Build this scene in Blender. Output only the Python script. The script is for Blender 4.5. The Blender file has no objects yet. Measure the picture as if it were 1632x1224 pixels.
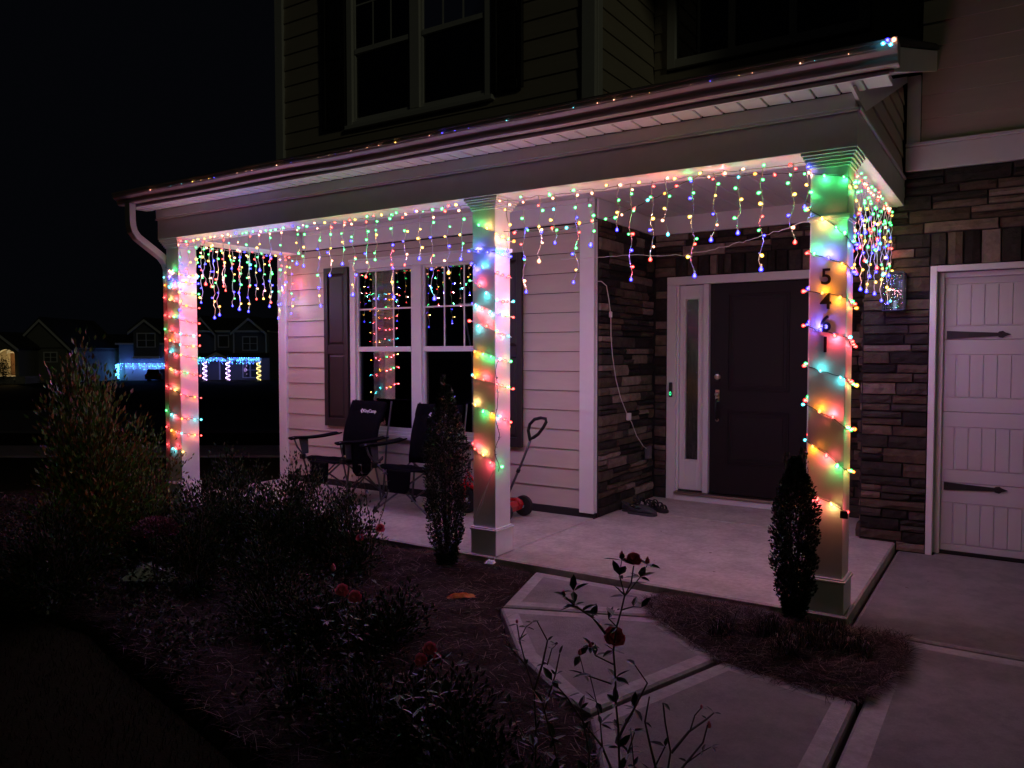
import bpy, bmesh, math, random
import numpy as np
from mathutils import Vector, Matrix
random.seed(7); rng = np.random.default_rng(7)
S = bpy.context.scene
COL = S.collection
# ------------------------------------------------------------------ camera, world, light, exposure
CAM = Vector((3.8022, -4.5977, 1.4565)); YAW = math.radians(32.9216); PIT = math.radians(-2.2658); ROL = math.radians(-0.0485)
fwd = Vector((-math.sin(YAW)*math.cos(PIT), math.cos(YAW)*math.cos(PIT), math.sin(PIT)))
rt0 = Vector((math.cos(YAW), math.sin(YAW), 0)); up0 = rt0.cross(fwd)
rt = rt0*math.cos(ROL)+up0*math.sin(ROL); up = -rt0*math.sin(ROL)+up0*math.cos(ROL)
cd = bpy.data.cameras.new('camera'); cam = bpy.data.objects.new('camera', cd); COL.objects.link(cam); S.camera = cam
cd.sensor_width = 36; cd.lens = 36*1242.97/1632; cd.clip_end = 3000; cd.clip_start = 0.05
M = Matrix((rt, up, -fwd)).transposed().to_4x4(); M.translation = CAM; cam.matrix_world = M
wd = bpy.data.worlds.new('World'); S.world = wd; wd.use_nodes = True
bg = wd.node_tree.nodes['Background']; bg.inputs[0].default_value = (0.0011, 0.0013, 0.0020, 1); bg.inputs[1].default_value = 1.0
sd = bpy.data.lights.new('street_glow', 'SUN'); sd.energy = 0.055; sd.angle = math.radians(6); sd.color = (0.96, 0.97, 0.62)
so = bpy.data.objects.new('street_glow', sd); COL.objects.link(so)
so.rotation_euler = (-Vector((0.88, -0.42, 0.34))).to_track_quat('-Z', 'Y').to_euler()
LIGHT_W = 1.32
S.view_settings.view_transform = 'Standard'; S.view_settings.look = 'None'; S.view_settings.exposure = 0; S.view_settings.gamma = 1
S.view_settings.use_curve_mapping = False
S.render.engine = 'CYCLES'
cy = S.cycles; cy.use_denoising = True; cy.max_bounces = 6; cy.diffuse_bounces = 3; cy.glossy_bounces = 4; cy.transmission_bounces = 4
cy.transparent_max_bounces = 24; cy.sample_clamp_indirect = 3; cy.caustics_reflective = False; cy.caustics_refractive = False
cy.use_light_tree = True

# ------------------------------------------------------------------ helpers
def font_mesh(name,body,size,extrude,offset,m,parent,loc,rot):
    cu=bpy.data.curves.new(name,'FONT'); cu.body=body; cu.size=size; cu.extrude=extrude; cu.offset=offset; cu.align_x='CENTER'; cu.align_y='CENTER'
    t=bpy.data.objects.new(name,cu); COL.objects.link(t); bpy.context.view_layer.update()
    me=bpy.data.meshes.new_from_object(t.evaluated_get(bpy.context.evaluated_depsgraph_get())); bpy.data.objects.remove(t); me.materials.clear(); me.materials.append(m)
    o=bpy.data.objects.new(name,me); COL.objects.link(o); o.parent=parent; o.location=loc; o.rotation_euler=rot; return o
def tag(o, label=None, cat=None, group=None, kind=None):
    if label: o['label'] = label
    if cat: o['category'] = cat
    if group: o['group'] = group
    if kind: o['kind'] = kind
    return o
def empty(name, loc=(0,0,0), rz=0, parent=None):
    o = bpy.data.objects.new(name, None); COL.objects.link(o); o.location = loc; o.rotation_euler = (0,0,rz); o.empty_display_size = .1
    if parent: o.parent = parent
    return o
class MB:
    def __init__(s): s.v=[]; s.f=[]; s.m=[]; s.n=0
    def add(s, vs, fs, m=0):
        k=len(s.v); s.v += [tuple(p) for p in vs]; s.f += [tuple(i+k for i in f) for f in fs]; s.m += [m]*len(fs)
        return s
    def box(s, x0,x1,y0,y1,z0,z1, m=0):
        if x0>x1:x0,x1=x1,x0
        if y0>y1:y0,y1=y1,y0
        if z0>z1:z0,z1=z1,z0
        return s.add([(x0,y0,z0),(x1,y0,z0),(x1,y1,z0),(x0,y1,z0),(x0,y0,z1),(x1,y0,z1),(x1,y1,z1),(x0,y1,z1)],
          [(0,3,2,1),(4,5,6,7),(0,1,5,4),(1,2,6,5),(2,3,7,6),(3,0,4,7)], m)
    def tube(s, pts, r, n=5, m=0, cap=True):
        P=[Vector(p) for p in pts]; rr = r if isinstance(r,(list,tuple)) else [r]*len(P)
        k=len(s.v); t0=None; a=None
        for i,p in enumerate(P):
            t=(P[min(i+1,len(P)-1)]-P[max(i-1,0)])
            t = t.normalized() if t.length>1e-9 else Vector((0,0,1))
            if a is None: a=t.orthogonal().normalized()
            else:
                a=(a-t*a.dot(t)); a = a.normalized() if a.length>1e-6 else t.orthogonal().normalized()
            b=t.cross(a)
            for j in range(n):
                q=2*math.pi*j/n; s.v.append(tuple(p+(a*math.cos(q)+b*math.sin(q))*rr[i]))
        for i in range(len(P)-1):
            for j in range(n):
                s.f.append((k+i*n+j, k+i*n+(j+1)%n, k+(i+1)*n+(j+1)%n, k+(i+1)*n+j)); s.m.append(m)
        if cap:
            s.f.append(tuple(k+j for j in range(n))[::-1]); s.m.append(m)
            e=k+(len(P)-1)*n; s.f.append(tuple(e+j for j in range(n))); s.m.append(m)
        return s
    def lathe(s, prof, n=10, m=0, M=None):
        k=len(s.v)
        for r,z in prof:
            for j in range(n):
                q=2*math.pi*j/n; p=Vector((r*math.cos(q),r*math.sin(q),z)); s.v.append(tuple(M@p if M else p))
        for i in range(len(prof)-1):
            for j in range(n): s.f.append((k+i*n+j,k+i*n+(j+1)%n,k+(i+1)*n+(j+1)%n,k+(i+1)*n+j)); s.m.append(m)
        s.f.append(tuple(k+j for j in range(n))[::-1]); s.m.append(m)
        e=k+(len(prof)-1)*n; s.f.append(tuple(e+j for j in range(n))); s.m.append(m)
        return s
    def prism(s, poly, axis, a0, a1, m=0):
        """poly in the two other axes, extruded along axis 0/1/2 from a0 to a1"""
        def P(p,a):
            return (a,p[0],p[1]) if axis==0 else ((p[0],a,p[1]) if axis==1 else (p[0],p[1],a))
        n=len(poly); vs=[P(p,a0) for p in poly]+[P(p,a1) for p in poly]
        fs=[tuple(range(n))[::-1], tuple(range(n,2*n))]+[(i,(i+1)%n,n+(i+1)%n,n+i) for i in range(n)]
        return s.add(vs,fs,m)
    def mesh(s, name, mats, smooth=False):
        me=bpy.data.meshes.new(name); me.from_pydata(s.v,[],s.f)
        for mt in (mats if isinstance(mats,(list,tuple)) else [mats]): me.materials.append(mt)
        if any(s.m): me.polygons.foreach_set('material_index', s.m)
        if smooth: me.polygons.foreach_set('use_smooth',[True]*len(me.polygons))
        bm=bmesh.new(); bm.from_mesh(me); bmesh.ops.recalc_face_normals(bm, faces=bm.faces); bm.to_mesh(me); bm.free()
        me.update(); return me
    def build(s, name, mats, parent=None, smooth=False, bevel=0):
        me=s.mesh(name, mats, smooth); o=bpy.data.objects.new(name, me); COL.objects.link(o)
        if parent: o.parent=parent
        if bevel:
            b=o.modifiers.new('bevel','BEVEL'); b.width=bevel; b.segments=1 if bevel<.004 else 2; b.limit_method='ANGLE'
        return o
def inst(name, me, parent, loc=(0,0,0), rot=None, scale=None):
    o=bpy.data.objects.new(name, me); COL.objects.link(o)
    if parent: o.parent=parent
    o.location=loc
    if rot is not None: o.rotation_euler=rot
    if scale is not None: o.scale=scale if isinstance(scale,(tuple,list)) else (scale,)*3
    return o
def mat(name, col, rough=.6, metal=0, noise=0, nscale=8, bump=0, bscale=40, spec=.5, col2=None, stretch=None, coat=0, dirt=0):
    m=bpy.data.materials.new(name); m.use_nodes=True; nt=m.node_tree; N=nt.nodes; L=nt.links; b=N['Principled BSDF']
    b.inputs['Base Color'].default_value=(*col,1); b.inputs['Roughness'].default_value=rough; b.inputs['Metallic'].default_value=metal
    b.inputs['Specular IOR Level'].default_value=spec
    if coat: b.inputs['Coat Weight'].default_value=coat; b.inputs['Coat Roughness'].default_value=.15
    if noise or bump or col2:
        tc=N.new('ShaderNodeTexCoord'); mp=N.new('ShaderNodeMapping'); L.new(tc.outputs['Object'], mp.inputs[0])
        if stretch: mp.inputs['Scale'].default_value=stretch
        if noise or col2:
            nz=N.new('ShaderNodeTexNoise'); nz.inputs['Scale'].default_value=nscale; nz.inputs['Detail'].default_value=6; nz.inputs['Roughness'].default_value=.65
            L.new(mp.outputs[0], nz.inputs[0]); rp=N.new('ShaderNodeValToRGB'); L.new(nz.outputs['Fac'], rp.inputs[0])
            c2 = col2 if col2 else tuple(min(1,c*(1+noise)) for c in col); c1 = col if col2 else tuple(c*(1-noise) for c in col)
            rp.color_ramp.elements[0].color=(*c1,1); rp.color_ramp.elements[0].position=.32; rp.color_ramp.elements[1].color=(*c2,1); rp.color_ramp.elements[1].position=.7
            out=rp.outputs[0]
            if dirt:
                n2=N.new('ShaderNodeTexNoise'); n2.inputs['Scale'].default_value=nscale*.13+.6; n2.inputs['Detail'].default_value=8; n2.inputs['Roughness'].default_value=.7
                L.new(tc.outputs['Object'], n2.inputs[0]); r2=N.new('ShaderNodeValToRGB'); L.new(n2.outputs['Fac'], r2.inputs[0])
                r2.color_ramp.elements[0].position=.38; r2.color_ramp.elements[0].color=(1-dirt,1-dirt,1-dirt,1); r2.color_ramp.elements[1].position=.6; r2.color_ramp.elements[1].color=(1,1,1,1)
                mx=N.new('ShaderNodeMix'); mx.data_type='RGBA'; mx.blend_type='MULTIPLY'; mx.inputs[0].default_value=1
                L.new(out, mx.inputs[6]); L.new(r2.outputs[0], mx.inputs[7]); out=mx.outputs[2]
            L.new(out, b.inputs['Base Color'])
        if bump:
            nb=N.new('ShaderNodeTexNoise'); nb.inputs['Scale'].default_value=bscale; nb.inputs['Detail'].default_value=5; L.new(mp.outputs[0], nb.inputs[0])
            bp=N.new('ShaderNodeBump'); bp.inputs['Strength'].default_value=bump; bp.inputs['Distance'].default_value=.01
            L.new(nb.outputs['Fac'], bp.inputs['Height']); L.new(bp.outputs[0], b.inputs['Normal'])
    return m
def emis(name, col, st, alpha=1.0, sample=False):
    m=bpy.data.materials.new(name); m.use_nodes=True; nt=m.node_tree; N=nt.nodes; L=nt.links
    N.remove(N['Principled BSDF']); e=N.new('ShaderNodeEmission'); e.inputs[0].default_value=(*col,1); e.inputs[1].default_value=st
    t=N.new('ShaderNodeBsdfTransparent'); mx=N.new('ShaderNodeMixShader'); mx.inputs[0].default_value=alpha
    L.new(t.outputs[0], mx.inputs[1]); L.new(e.outputs[0], mx.inputs[2]); L.new(mx.outputs[0], N['Material Output'].inputs[0])
    if not sample: m.cycles.emission_sampling='NONE'
    return m
def glass(name, tint=(.9,.9,.9), rough=.0, refl=.22, bump=0, bscale=10):
    """window pane: mirror-like reflection over a see-through sheet, by angle"""
    m=bpy.data.materials.new(name); m.use_nodes=True; nt=m.node_tree; N=nt.nodes; L=nt.links
    N.remove(N['Principled BSDF']); g=N.new('ShaderNodeBsdfGlossy'); g.inputs['Roughness'].default_value=rough; g.inputs[0].default_value=(*tint,1)
    t=N.new('ShaderNodeBsdfTransparent'); t.inputs[0].default_value=(.8,.82,.8,1); fr=N.new('ShaderNodeFresnel'); fr.inputs[0].default_value=1.5
    ad=N.new('ShaderNodeMath'); ad.operation='ADD'; ad.inputs[1].default_value=refl; ad.use_clamp=True; L.new(fr.outputs[0], ad.inputs[0])
    mx=N.new('ShaderNodeMixShader'); L.new(ad.outputs[0], mx.inputs[0]); L.new(t.outputs[0], mx.inputs[1]); L.new(g.outputs[0], mx.inputs[2]); L.new(mx.outputs[0], N['Material Output'].inputs[0])
    if bump:
        nb=N.new('ShaderNodeTexNoise'); nb.inputs['Scale'].default_value=bscale; bp=N.new('ShaderNodeBump'); bp.inputs['Strength'].default_value=bump; bp.inputs['Distance'].default_value=.02
        L.new(nb.outputs['Fac'], bp.inputs['Height']); L.new(bp.outputs[0], g.inputs['Normal']); L.new(bp.outputs[0], fr.inputs['Normal'])
    return m
siding_m = mat('painted_siding', (.52,.45,.36), .62, noise=.05, nscale=3, bump=.12, bscale=60, stretch=(1,1,6))
trim_m = mat('white_trim_paint', (.72,.71,.68), .45, noise=.04, nscale=4, bump=.05, bscale=90)
trimcol_m = mat('column_paint', (.80,.79,.75), .42, noise=.05, nscale=5, bump=.05, bscale=50)
gutter_m = mat('gutter_enamel', (.36,.31,.29), .45, noise=.06, nscale=6)
soffit_m = mat('soffit_vinyl', (.62,.60,.58), .6, noise=.05)
shutter_m = mat('black_brown_shutter', (.020,.015,.013), .5, bump=.1, bscale=80)
door_m = mat('dark_door_paint', (.008,.005,.005), .55, spec=.3, noise=.15, nscale=5, bump=.06, bscale=70)
brass_m = mat('satin_nickel', (.55,.48,.36), .28, metal=1)
black_m = mat('black_iron', (.012,.012,.012), .5, bump=.1)
roof_m = mat('dark_shingle', (.03,.028,.026), .9, noise=.3, nscale=30, bump=.4)
dark_m = mat('unlit_interior', (.02,.02,.02), .9)
back_m = mat('mortar_and_gap_shade', (.015,.013,.013), .9)
stoneM = [mat('stone_'+n, c, .9, noise=.28, nscale=14, bump=1.0, bscale=26, spec=.15) for n,c in
  (('charcoal',(.034,.030,.024)),('slate',(.056,.048,.038)),('umber',(.076,.056,.038)),('brown',(.12,.09,.062)),('tan',(.185,.145,.105)),('buff',(.235,.19,.145)),('dark',(.022,.019,.016)))]
conc_m = mat('porch_concrete', (.45,.41,.355), .72, noise=.16, nscale=28, bump=.35, bscale=130, dirt=.26)
conc2_m = mat('broomed_concrete', (.245,.225,.205), .85, noise=.2, nscale=45, bump=.7, bscale=70, stretch=(1,9,1), dirt=.26)
conc3_m = mat('trowelled_edge_concrete', (.31,.285,.26), .7, noise=.18, nscale=30, bump=.25, bscale=110, dirt=.26)
gdoor_m = mat('garage_door_paint', (.54,.52,.51), .5, noise=.03, nscale=4, bump=.12, bscale=55, stretch=(1,1,.15))
pane_m = glass('window_glass', refl=.065); lantern_glass = glass('lantern_glass', refl=.06, bump=.6, bscale=25); side_glass = glass('sidelight_glass', tint=(.9,.85,.8), rough=.05, refl=.12, bump=.9, bscale=9)

# ------------------------------------------------------------------ ground, road, paving
def terrain_z(t): # t = distance in front of the camera along the view
    k=min(1,max(0,(t-9)/62)); return -.13-1.17*k*k*(3-2*k)
grass_soil = mat('night_lawn', (.014,.016,.006), .95, noise=.4, nscale=20, bump=.6, bscale=80, col2=(.018,.015,.006), spec=.03)
soil_m = mat('mulch_soil', (.026,.016,.013), .95, spec=.1, noise=.4, nscale=30, bump=.8, bscale=60)
asphalt = mat('asphalt', (.05,.05,.052), .85, noise=.2, nscale=60, bump=.3, bscale=200)
FR = empty('street_side'); bpy.data.objects.remove(FR)
def far_pt(x,t,z): # x to the side, t ahead of the yard, in the heading of the street view
    return (CAM.x+x*math.cos(YAW)-t*math.sin(YAW), CAM.y+x*math.sin(YAW)+t*math.cos(YAW), z)
ts=[-60,-20,-8,-2,2,5,8,10,12,14,16,18,20,23,26,30,34,38,43,48,54,60,66,72,80,100,140,220,400,900]
xs=[-900,-300,-140,-80,-50,-30,-20,-12,-6,-2,2,6,12,20,40,80,200,500,900]
g=MB(); g.add([far_pt(x,t,terrain_z(t)) for t in ts for x in xs], [(i*len(xs)+j,i*len(xs)+j+1,(i+1)*len(xs)+j+1,(i+1)*len(xs)+j) for i in range(len(ts)-1) for j in range(len(xs)-1)])
tag(g.build('ground', grass_soil, smooth=True), kind='structure')
def strip(name,x0,x1,t0,t1,dz,m,thick=.0):
    g=MB(); tt=[t0+(t1-t0)*i/6 for i in range(7)]
    vs=[far_pt(x,t,terrain_z(t)+dz) for t in tt for x in (x0,x1)]
    g.add(vs,[(2*i,2*i+1,2*i+3,2*i+2) for i in range(6)])
    if thick:
        vs=[far_pt(x,t,terrain_z(t)+dz-q) for t in (t0,) for x in (x0,x1) for q in (0,thick)]; g.add(vs,[(0,1,3,2)])
    o=g.build(name,m); tag(o,kind='structure'); return o
strip('road',-70,-2.5,16.2,24,.012,asphalt)
strip('kerb',-70,-2.5,15.9,16.2,.05,asphalt,.07)
strip('sidewalk',-70,-3.0,11.9,13.3,.03,conc2_m,.05)
# paving: every slab its own piece with a trowelled margin
def inset(poly,d):
    n=len(poly); out=[]
    for i in range(n):
        p=Vector(poly[i]); a=(Vector(poly[i-1])-p).normalized(); b=(Vector(poly[(i+1)%n])-p).normalized()
        na=Vector((a.y,-a.x)); nb=Vector((-b.y,b.x)); 
        s=(na+nb); 
        if s.length<1e-5: s=na
        s.normalize(); c=max(.35,s.dot(na)); out.append(tuple(p+s*(d/c)))
    return out
def area(p): return sum(p[i-1][0]*p[i][1]-p[i][0]*p[i-1][1] for i in range(len(p)))/2
def slab(name,poly,z,parent,margin=.085,th=.12,ce=conc2_m,ed=conc3_m):
    if area(poly)<0: poly=poly[::-1]
    e=inset(poly,.012); i1=inset(poly,margin); n=len(poly); g=MB()
    vs=[(x,y,z-th) for x,y in poly]+[(x,y,z-.010) for x,y in poly]+[(x,y,z) for x,y in e]+[(x,y,z+.0005) for x,y in i1]
    fs=[(k*n+i,k*n+(i+1)%n,(k+1)*n+(i+1)%n,(k+1)*n+i) for k in range(3) for i in range(n)]
    g.add(vs,fs,1); g.add([(x,y,z+.0005) for x,y in i1],[tuple(range(n))],0)
    return g.build(name,[ce,ed],parent)
porch=tag(empty('porch_slab',(0,0,0)),kind='structure')
W=[-3.38,-1.45,0.70,3.046]
for a,b in zip(W,W[1:]):
    slab('slab_panel',[(a+.003,-.035),(b-.003,-.035),(b-.003,1.53 if b<1 else 2.0),(a+.003,1.53 if b<1 else 2.0)],0,porch,margin=.06,th=.3,ce=conc_m,ed=conc_m)
slab('slab_panel',[(.72,2.006),(2.785,2.006),(2.785,2.80),(.72,2.80)],0,porch,margin=.03,th=.3,ce=conc_m,ed=conc_m)
walk=tag(empty('walkway',(0,0,0)),kind='structure')
zw=-.045
J1=[(1.262,-.79),(2.12,-.45)]
slab('walk_slab',[(1.05,-.05),(2.62,-.05),(2.35,-.30),(2.13,-.43),(1.262,-.77)],zw,walk)
slab('walk_slab',[(1.27,-.81),(2.14,-.47),(2.30,-.62),(2.60,-.86),(2.33,-1.72),(2.17,-1.66),(1.75,-1.36)],zw,walk)
slab('walk_slab',[(2.35,-1.76),(2.63,-.89),(2.85,-.94),(3.250,-1.02),(3.250,-4.2),(3.08,-4.2),(2.98,-3.1),(2.70,-2.3)],zw,walk)
drive=tag(empty('driveway',(0,0,0)),kind='structure')
slab('drive_slab',[(3.06,-.010),(5.6,-.010),(5.6,2.09),(3.30,2.09),(3.30,2.0),(3.06,2.0)],-.062,drive,margin=.02)
slab('drive_slab',[(5.62,-.010),(8.6,-.010),(8.6,2.09),(5.62,2.09)],-.062,drive,margin=.02)
slab('drive_slab',[(3.27,-4.6),(5.6,-4.6),(5.6,-.035),(3.27,-.035)],-.066,drive,margin=.10)
slab('drive_slab',[(5.62,-4.6),(8.6,-4.6),(8.6,-.035),(5.62,-.035)],-.066,drive,margin=.10)

# ------------------------------------------------------------------ house
house=tag(empty('house',(0,1.54,0)),'cream lap-sided two storey house with stone porch entry, dark door and white garage door','house')
house.location=(0,0,0)
D,A,G,XR,XL,XG=1.54,2.807,2.016,.70,-3.35,2.79
x1,x2,x3,w=-3.198,.4885,2.8147,.1947
# walls (backing shells with real openings)
WIN=[(-2.19,-.44,.60,2.37),(-2.19,-.44,3.86,5.62)]
wl=MB()
def wall_y(mb,xa,xb,za,zb,y0,y1,holes):
    xsn=sorted({xa,xb,*[h[0] for h in holes],*[h[1] for h in holes]}); 
    for a,b in zip(xsn,xsn[1:]):
        hs=sorted([h for h in holes if h[0]<=a and h[1]>=b],key=lambda h:h[2]); z=za
        for h in hs: mb.box(a,b,y0,y1,z,h[2]); z=h[3]
        mb.box(a,b,y0,y1,z,zb)
wall_y(wl,XL,XR-.02,-.25,6.2,D+.015,D+.14,WIN)
wl.box(XL,XL+.12,D+.14,11,-.25,6.2); wl.box(XR-.14,XR-.02,D+.14,A+.15,-.25,6.2)
front_wall=wl.build('front_wall',back_m,house)  # dark shell colour puts lap shadow into the slots between siding boards
wl=MB(); wall_y(wl,XR-.02,XG+.02,-.25,6.2,A+.02,A+.15,[(.90,2.27,.02,2.16),(.93,2.60,4.32,5.75)])
entry_wall=wl.build('entry_wall',back_m,house)
wl=MB(); wall_y(wl,XG+.02,8.7,-.25,6.2,G+.02,G+.14,[(3.29,8.18,-.25,2.055),(4.05,5.5,4.0,5.5)]); wl.box(XG+.02,XG+.12,G+.14,A+.02,-.25,6.2); wl.box(8.58,8.7,G+.14,11,-.25,6.2)
garage_wall=wl.build('garage_wall',back_m,house)
MB().box(XL,8.7,11,11.12,-.25,6.2).build('rear_wall',siding_m,house)
# dark rooms behind the glass
MB().box(XL+.13,XR-.15,3.6,3.65,0,6.1).box(XL+.13,XR-.15,D+.15,3.6,-.02,.0).box(XL+.13,XR-.15,D+.15,3.6,2.75,2.85).build('inner_wall',dark_m,house)
MB().box(.75,2.75,3.6,3.65,0,6.1).box(.75,8.5,2.97,8,2.72,2.8).build('inner_wall',dark_m,house)
rf=MB(); rf.prism([(1.1,6.15),(6.4,8.6),(11.6,6.15),(11.6,6.05),(1.1,6.05)],0,XL-.35,9.0); rf.build('main_roof',roof_m,house)
# lap siding: each board a piece
def lap(parent,seg,z0,z1,plane,step=.1755,axis='x',gap=.0045):
    """seg (a0,a1) spans along the axis; board leans out at its foot"""
    z=z0
    while z<z1-.01:
        zt=min(z+step,z1)
        for (a0,a1,ha,hb) in seg:
            lo=max(z,ha); hi=min(zt-gap,hb)
            if hi-lo<.02: continue
            f0=1-(lo-z)/(step); 
            d0=.004+.015*max(.1,f0); d1=.004
            if axis=='x': poly=[(plane+.004,lo),(plane-d0*1,lo),(plane-d1,hi),(plane+.004,hi)]; mb=MB().prism(poly,0,a0,a1)
            else: poly=[(plane-.004,lo),(plane+d0,lo),(plane+d1,hi),(plane-.004,hi)]; mb=MB().prism([(p[0],p[1]) for p in poly],1,a0,a1)
            mb.build('plank',siding_m,parent)
        z+=step
W_L,W_R=-2.235,-.375
lap(front_wall,[(XL+.11,W_L,-9,9),(W_R,.555,-9,9)],.068,2.60,D+.012)
lap(front_wall,[(W_L,W_R,.068,.565),(W_L,W_R,2.43,2.62)],.068,2.60,D+.012)
lap(front_wall,[(XL+.11,W_L,-9,9),(W_R,.565,-9,9),(W_L,W_R,3.4,3.83),(W_L,W_R,5.65,6.2)],3.60,6.1,D+.012,gap=-.01)
lap(front_wall,[(D+.02,A,-9,9)],3.60,6.1,XR-.015,axis='y',gap=-.01)
lap(entry_wall,[(XR+.0,.83,-9,9),(2.70,XG,-9,9),(.83,2.70,3.7,4.22),(.83,2.70,5.85,6.2)],3.75,6.1,A+.02,gap=-.01)
lap(garage_wall,[(3.165,3.95,-9,9),(3.95,5.6,3.0,3.90),(3.95,5.6,5.6,6.2),(5.6,8.6,-9,9)],3.02,6.1,G+.02,gap=-.01)
# corner boards and bands
def trimbox(name,*b,parent=house,m=trim_m,bev=.003):
    g=MB()
    for q in b: g.box(*q)
    return g.build(name,m,parent,bevel=bev)
trimbox('corner_board',(XL-.02,XL+.105,D-.03,D+.012,-.05,2.62),(XL-.022,XL+.008,D+.012,D+.12,-.05,2.62))
trimbox('corner_board',(XL-.02,XL+.105,D-.03,D+.012,3.55,6.1),(XL-.022,XL+.008,D+.012,D+.12,3.55,6.1))
trimbox('corner_board',(.558,.70,D-.032,D+.012,.04,2.62),(.685,.705,D+.012,D+.03,.04,2.62))
trimbox('corner_board',(.57,.70,D-.03,D+.012,3.55,6.1),(.686,.712,D+.012,D+.10,3.55,6.1))
trimbox('corner_board',(3.07,3.16,G-.03,G+.018,3.02,3.52))
trimbox('band_board',(3.068,8.7,G-.045,G+.018,2.812,2.99),(3.068,8.7,G-.065,G+.018,2.992,3.018))
trimbox('skirt_flashing',(XL,.70,D-.012,D+.012,-.05,.062),m=back_m)
# frieze inside the porch and planked ceiling
trimbox('frieze_board',(-2.95,.70,D-.045,D-.005,2.605,2.80)); trimbox('frieze_board',(.703,.728,D+.0,A,2.63,2.80)); trimbox('frieze_board',(.73,2.78,A-.045,A-.004,2.63,2.80))
trimbox('frieze_board',(-2.9,.655,D-.07,D-.047,2.76,2.80),(.675,.72,D-.07,D-.047,2.76,2.80))
ceil=MB().box(-3.0,2.95,.2,A,2.835,2.85).build('porch_ceiling',trim_m,house)
for i in range(40):
    a=-2.97+i*.148; b=a+.143; back=(D-.005) if b<.70 else (A-.003)
    if b>2.80: break
    MB().prism([(a,2.834),(a,2.806),(a+.004,2.801),(b-.004,2.801),(b,2.806),(b,2.834)],1,.2,back).build('plank',trim_m,ceil)
# beams
g=MB(); g.box(-3.25,3.063,-.053,.25,2.562,2.755); g.box(2.78,3.063,.2505,G-.002,2.562,2.7545); g.box(-3.25,-2.95,.2505,D-.032,2.562,2.7545)
g.box(-3.2,3.03,-.0,.248,2.7555,2.84); g.box(2.80,3.035,.2505,G-.002,2.755,2.835); g.box(-3.2,-2.96,.2505,D-.032,2.755,2.835)
beam=g.build('beam',trimcol_m,house,bevel=.003)
g=MB(); g.box(-3.262,3.075,-.068,-.0535,2.748,2.764); g.box(3.0635,3.079,-.068,G-.068,2.748,2.764); g.box(-3.266,-3.2505,-.068,D-.04,2.748,2.764)
g.build('drip_moulding',trimcol_m,house,bevel=.002)
g=MB(); g.box(-3.24,3.052,-.075,-.001,2.765,2.842); g.box(3.031,3.052,0,G-.05,2.765,2.79); g.build('frieze_board',trimcol_m,house,bevel=.002)
# shed roof
def rz(y): return 3.00+.31*(y+.3)
RX0,RX1=-3.43,3.262
roof=MB(); roof.prism([(-.36,rz(-.36)),(D-.04,rz(D-.04)),(D-.04,rz(D-.04)-.03),(-.36,rz(-.36)-.03)],0,RX0,XR-.0)
roof.prism([(-.36,rz(-.36)),(A-.02,rz(A-.02)),(A-.02,rz(A-.02)-.03),(-.36,rz(-.36)-.03)],0,XR,XG)
roof.prism([(-.36,rz(-.36)),(G-.03,rz(G-.03)),(G-.03,rz(G-.03)-.03),(-.36,rz(-.36)-.03)],0,XG,RX1+.015)
porch_roof=roof.build('porch_roof',roof_m,house)
for i in range(15): # shingle courses, each a stepped strip
    y=-.37+i*.145; y2=y+.15; xe=RX1+.018
    if y2>G-.03: break
    MB().prism([(y,rz(y)+.010),(y2,rz(y2)+.003),(y2,rz(y2)+.001),(y,rz(y)+.001)],0,RX0-.01,xe if y2<D-.04 else xe).build('shingle_course',roof_m,porch_roof) if y2<D-.04 else MB().prism([(y,rz(y)+.010),(y2,rz(y2)+.003),(y2,rz(y2)+.001),(y,rz(y)+.001)],0,XR+.02,xe).build('shingle_course',roof_m,porch_roof)
for xa,xb,ye in ((RX1-.02,RX1,G-.005),(RX0,RX0+.02,D-.04)):
    MB().prism([(-.275,rz(-.275)-.035),(ye,rz(ye)-.035),(ye,rz(ye)-.185),(-.275,2.846)],0,xa,xb).build('rake_board',trim_m,porch_roof,bevel=.002)
MB().prism([(-.27,rz(-.27)-.155),(G-.005,rz(G)-.155),(G-.005,rz(G)-.165),(-.27,rz(-.27)-.165)],0,3.055,RX1-.021).build('rake_soffit',soffit_m,porch_roof)
MB().prism([(-.27,rz(-.27)-.195),(G-.005,rz(G)-.185),(G-.005,rz(G)-.23),(.15,2.795),(-.02,2.795)],0,3.053,3.07).build('rake_frieze',trim_m,porch_roof)
MB().prism([(-.27,rz(-.27)-.155),(D-.03,rz(D)-.155),(D-.03,rz(D)-.165),(-.27,rz(-.27)-.165)],0,RX0+.021,-3.24).build('rake_soffit',soffit_m,porch_roof)
# gable siding on the right end above the beam
z=2.80; gb=MB().prism([(.05,2.79),(G-.005,2.79),(G-.005,rz(G)-.19),(.05,rz(.05)-.19)],0,3.028,3.036).build('gable_wall',siding_m,house)
while z<3.5:
    zt=z+.13; ya=max(.03,(z+.19-3.0)/.31-.3); yb=max(.03,(zt+.19-3.0)/.31-.3)
    if ya<G-.05:
        p0=[(3.037,z),(3.050,z),(3.040,zt+.008),(3.037,zt+.008)]
        v=[(3.037,ya,z),(3.052,ya,z),(3.052,G-.006,z),(3.037,G-.006,z),(3.037,yb,zt),(3.040,yb,zt),(3.040,G-.006,zt),(3.037,G-.006,zt)]
        if yb<G-.02: MB().add(v,[(0,3,2,1),(4,5,6,7),(0,1,5,4),(1,2,6,5),(2,3,7,6),(3,0,4,7)]).build('plank',siding_m,gb)
    z+=.13
MB().prism([(.05,2.79),(D-.035,2.79),(D-.035,rz(D)-.19),(.05,rz(.05)-.19)],0,-3.236,-3.22).build('gable_wall',siding_m,house)
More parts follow.
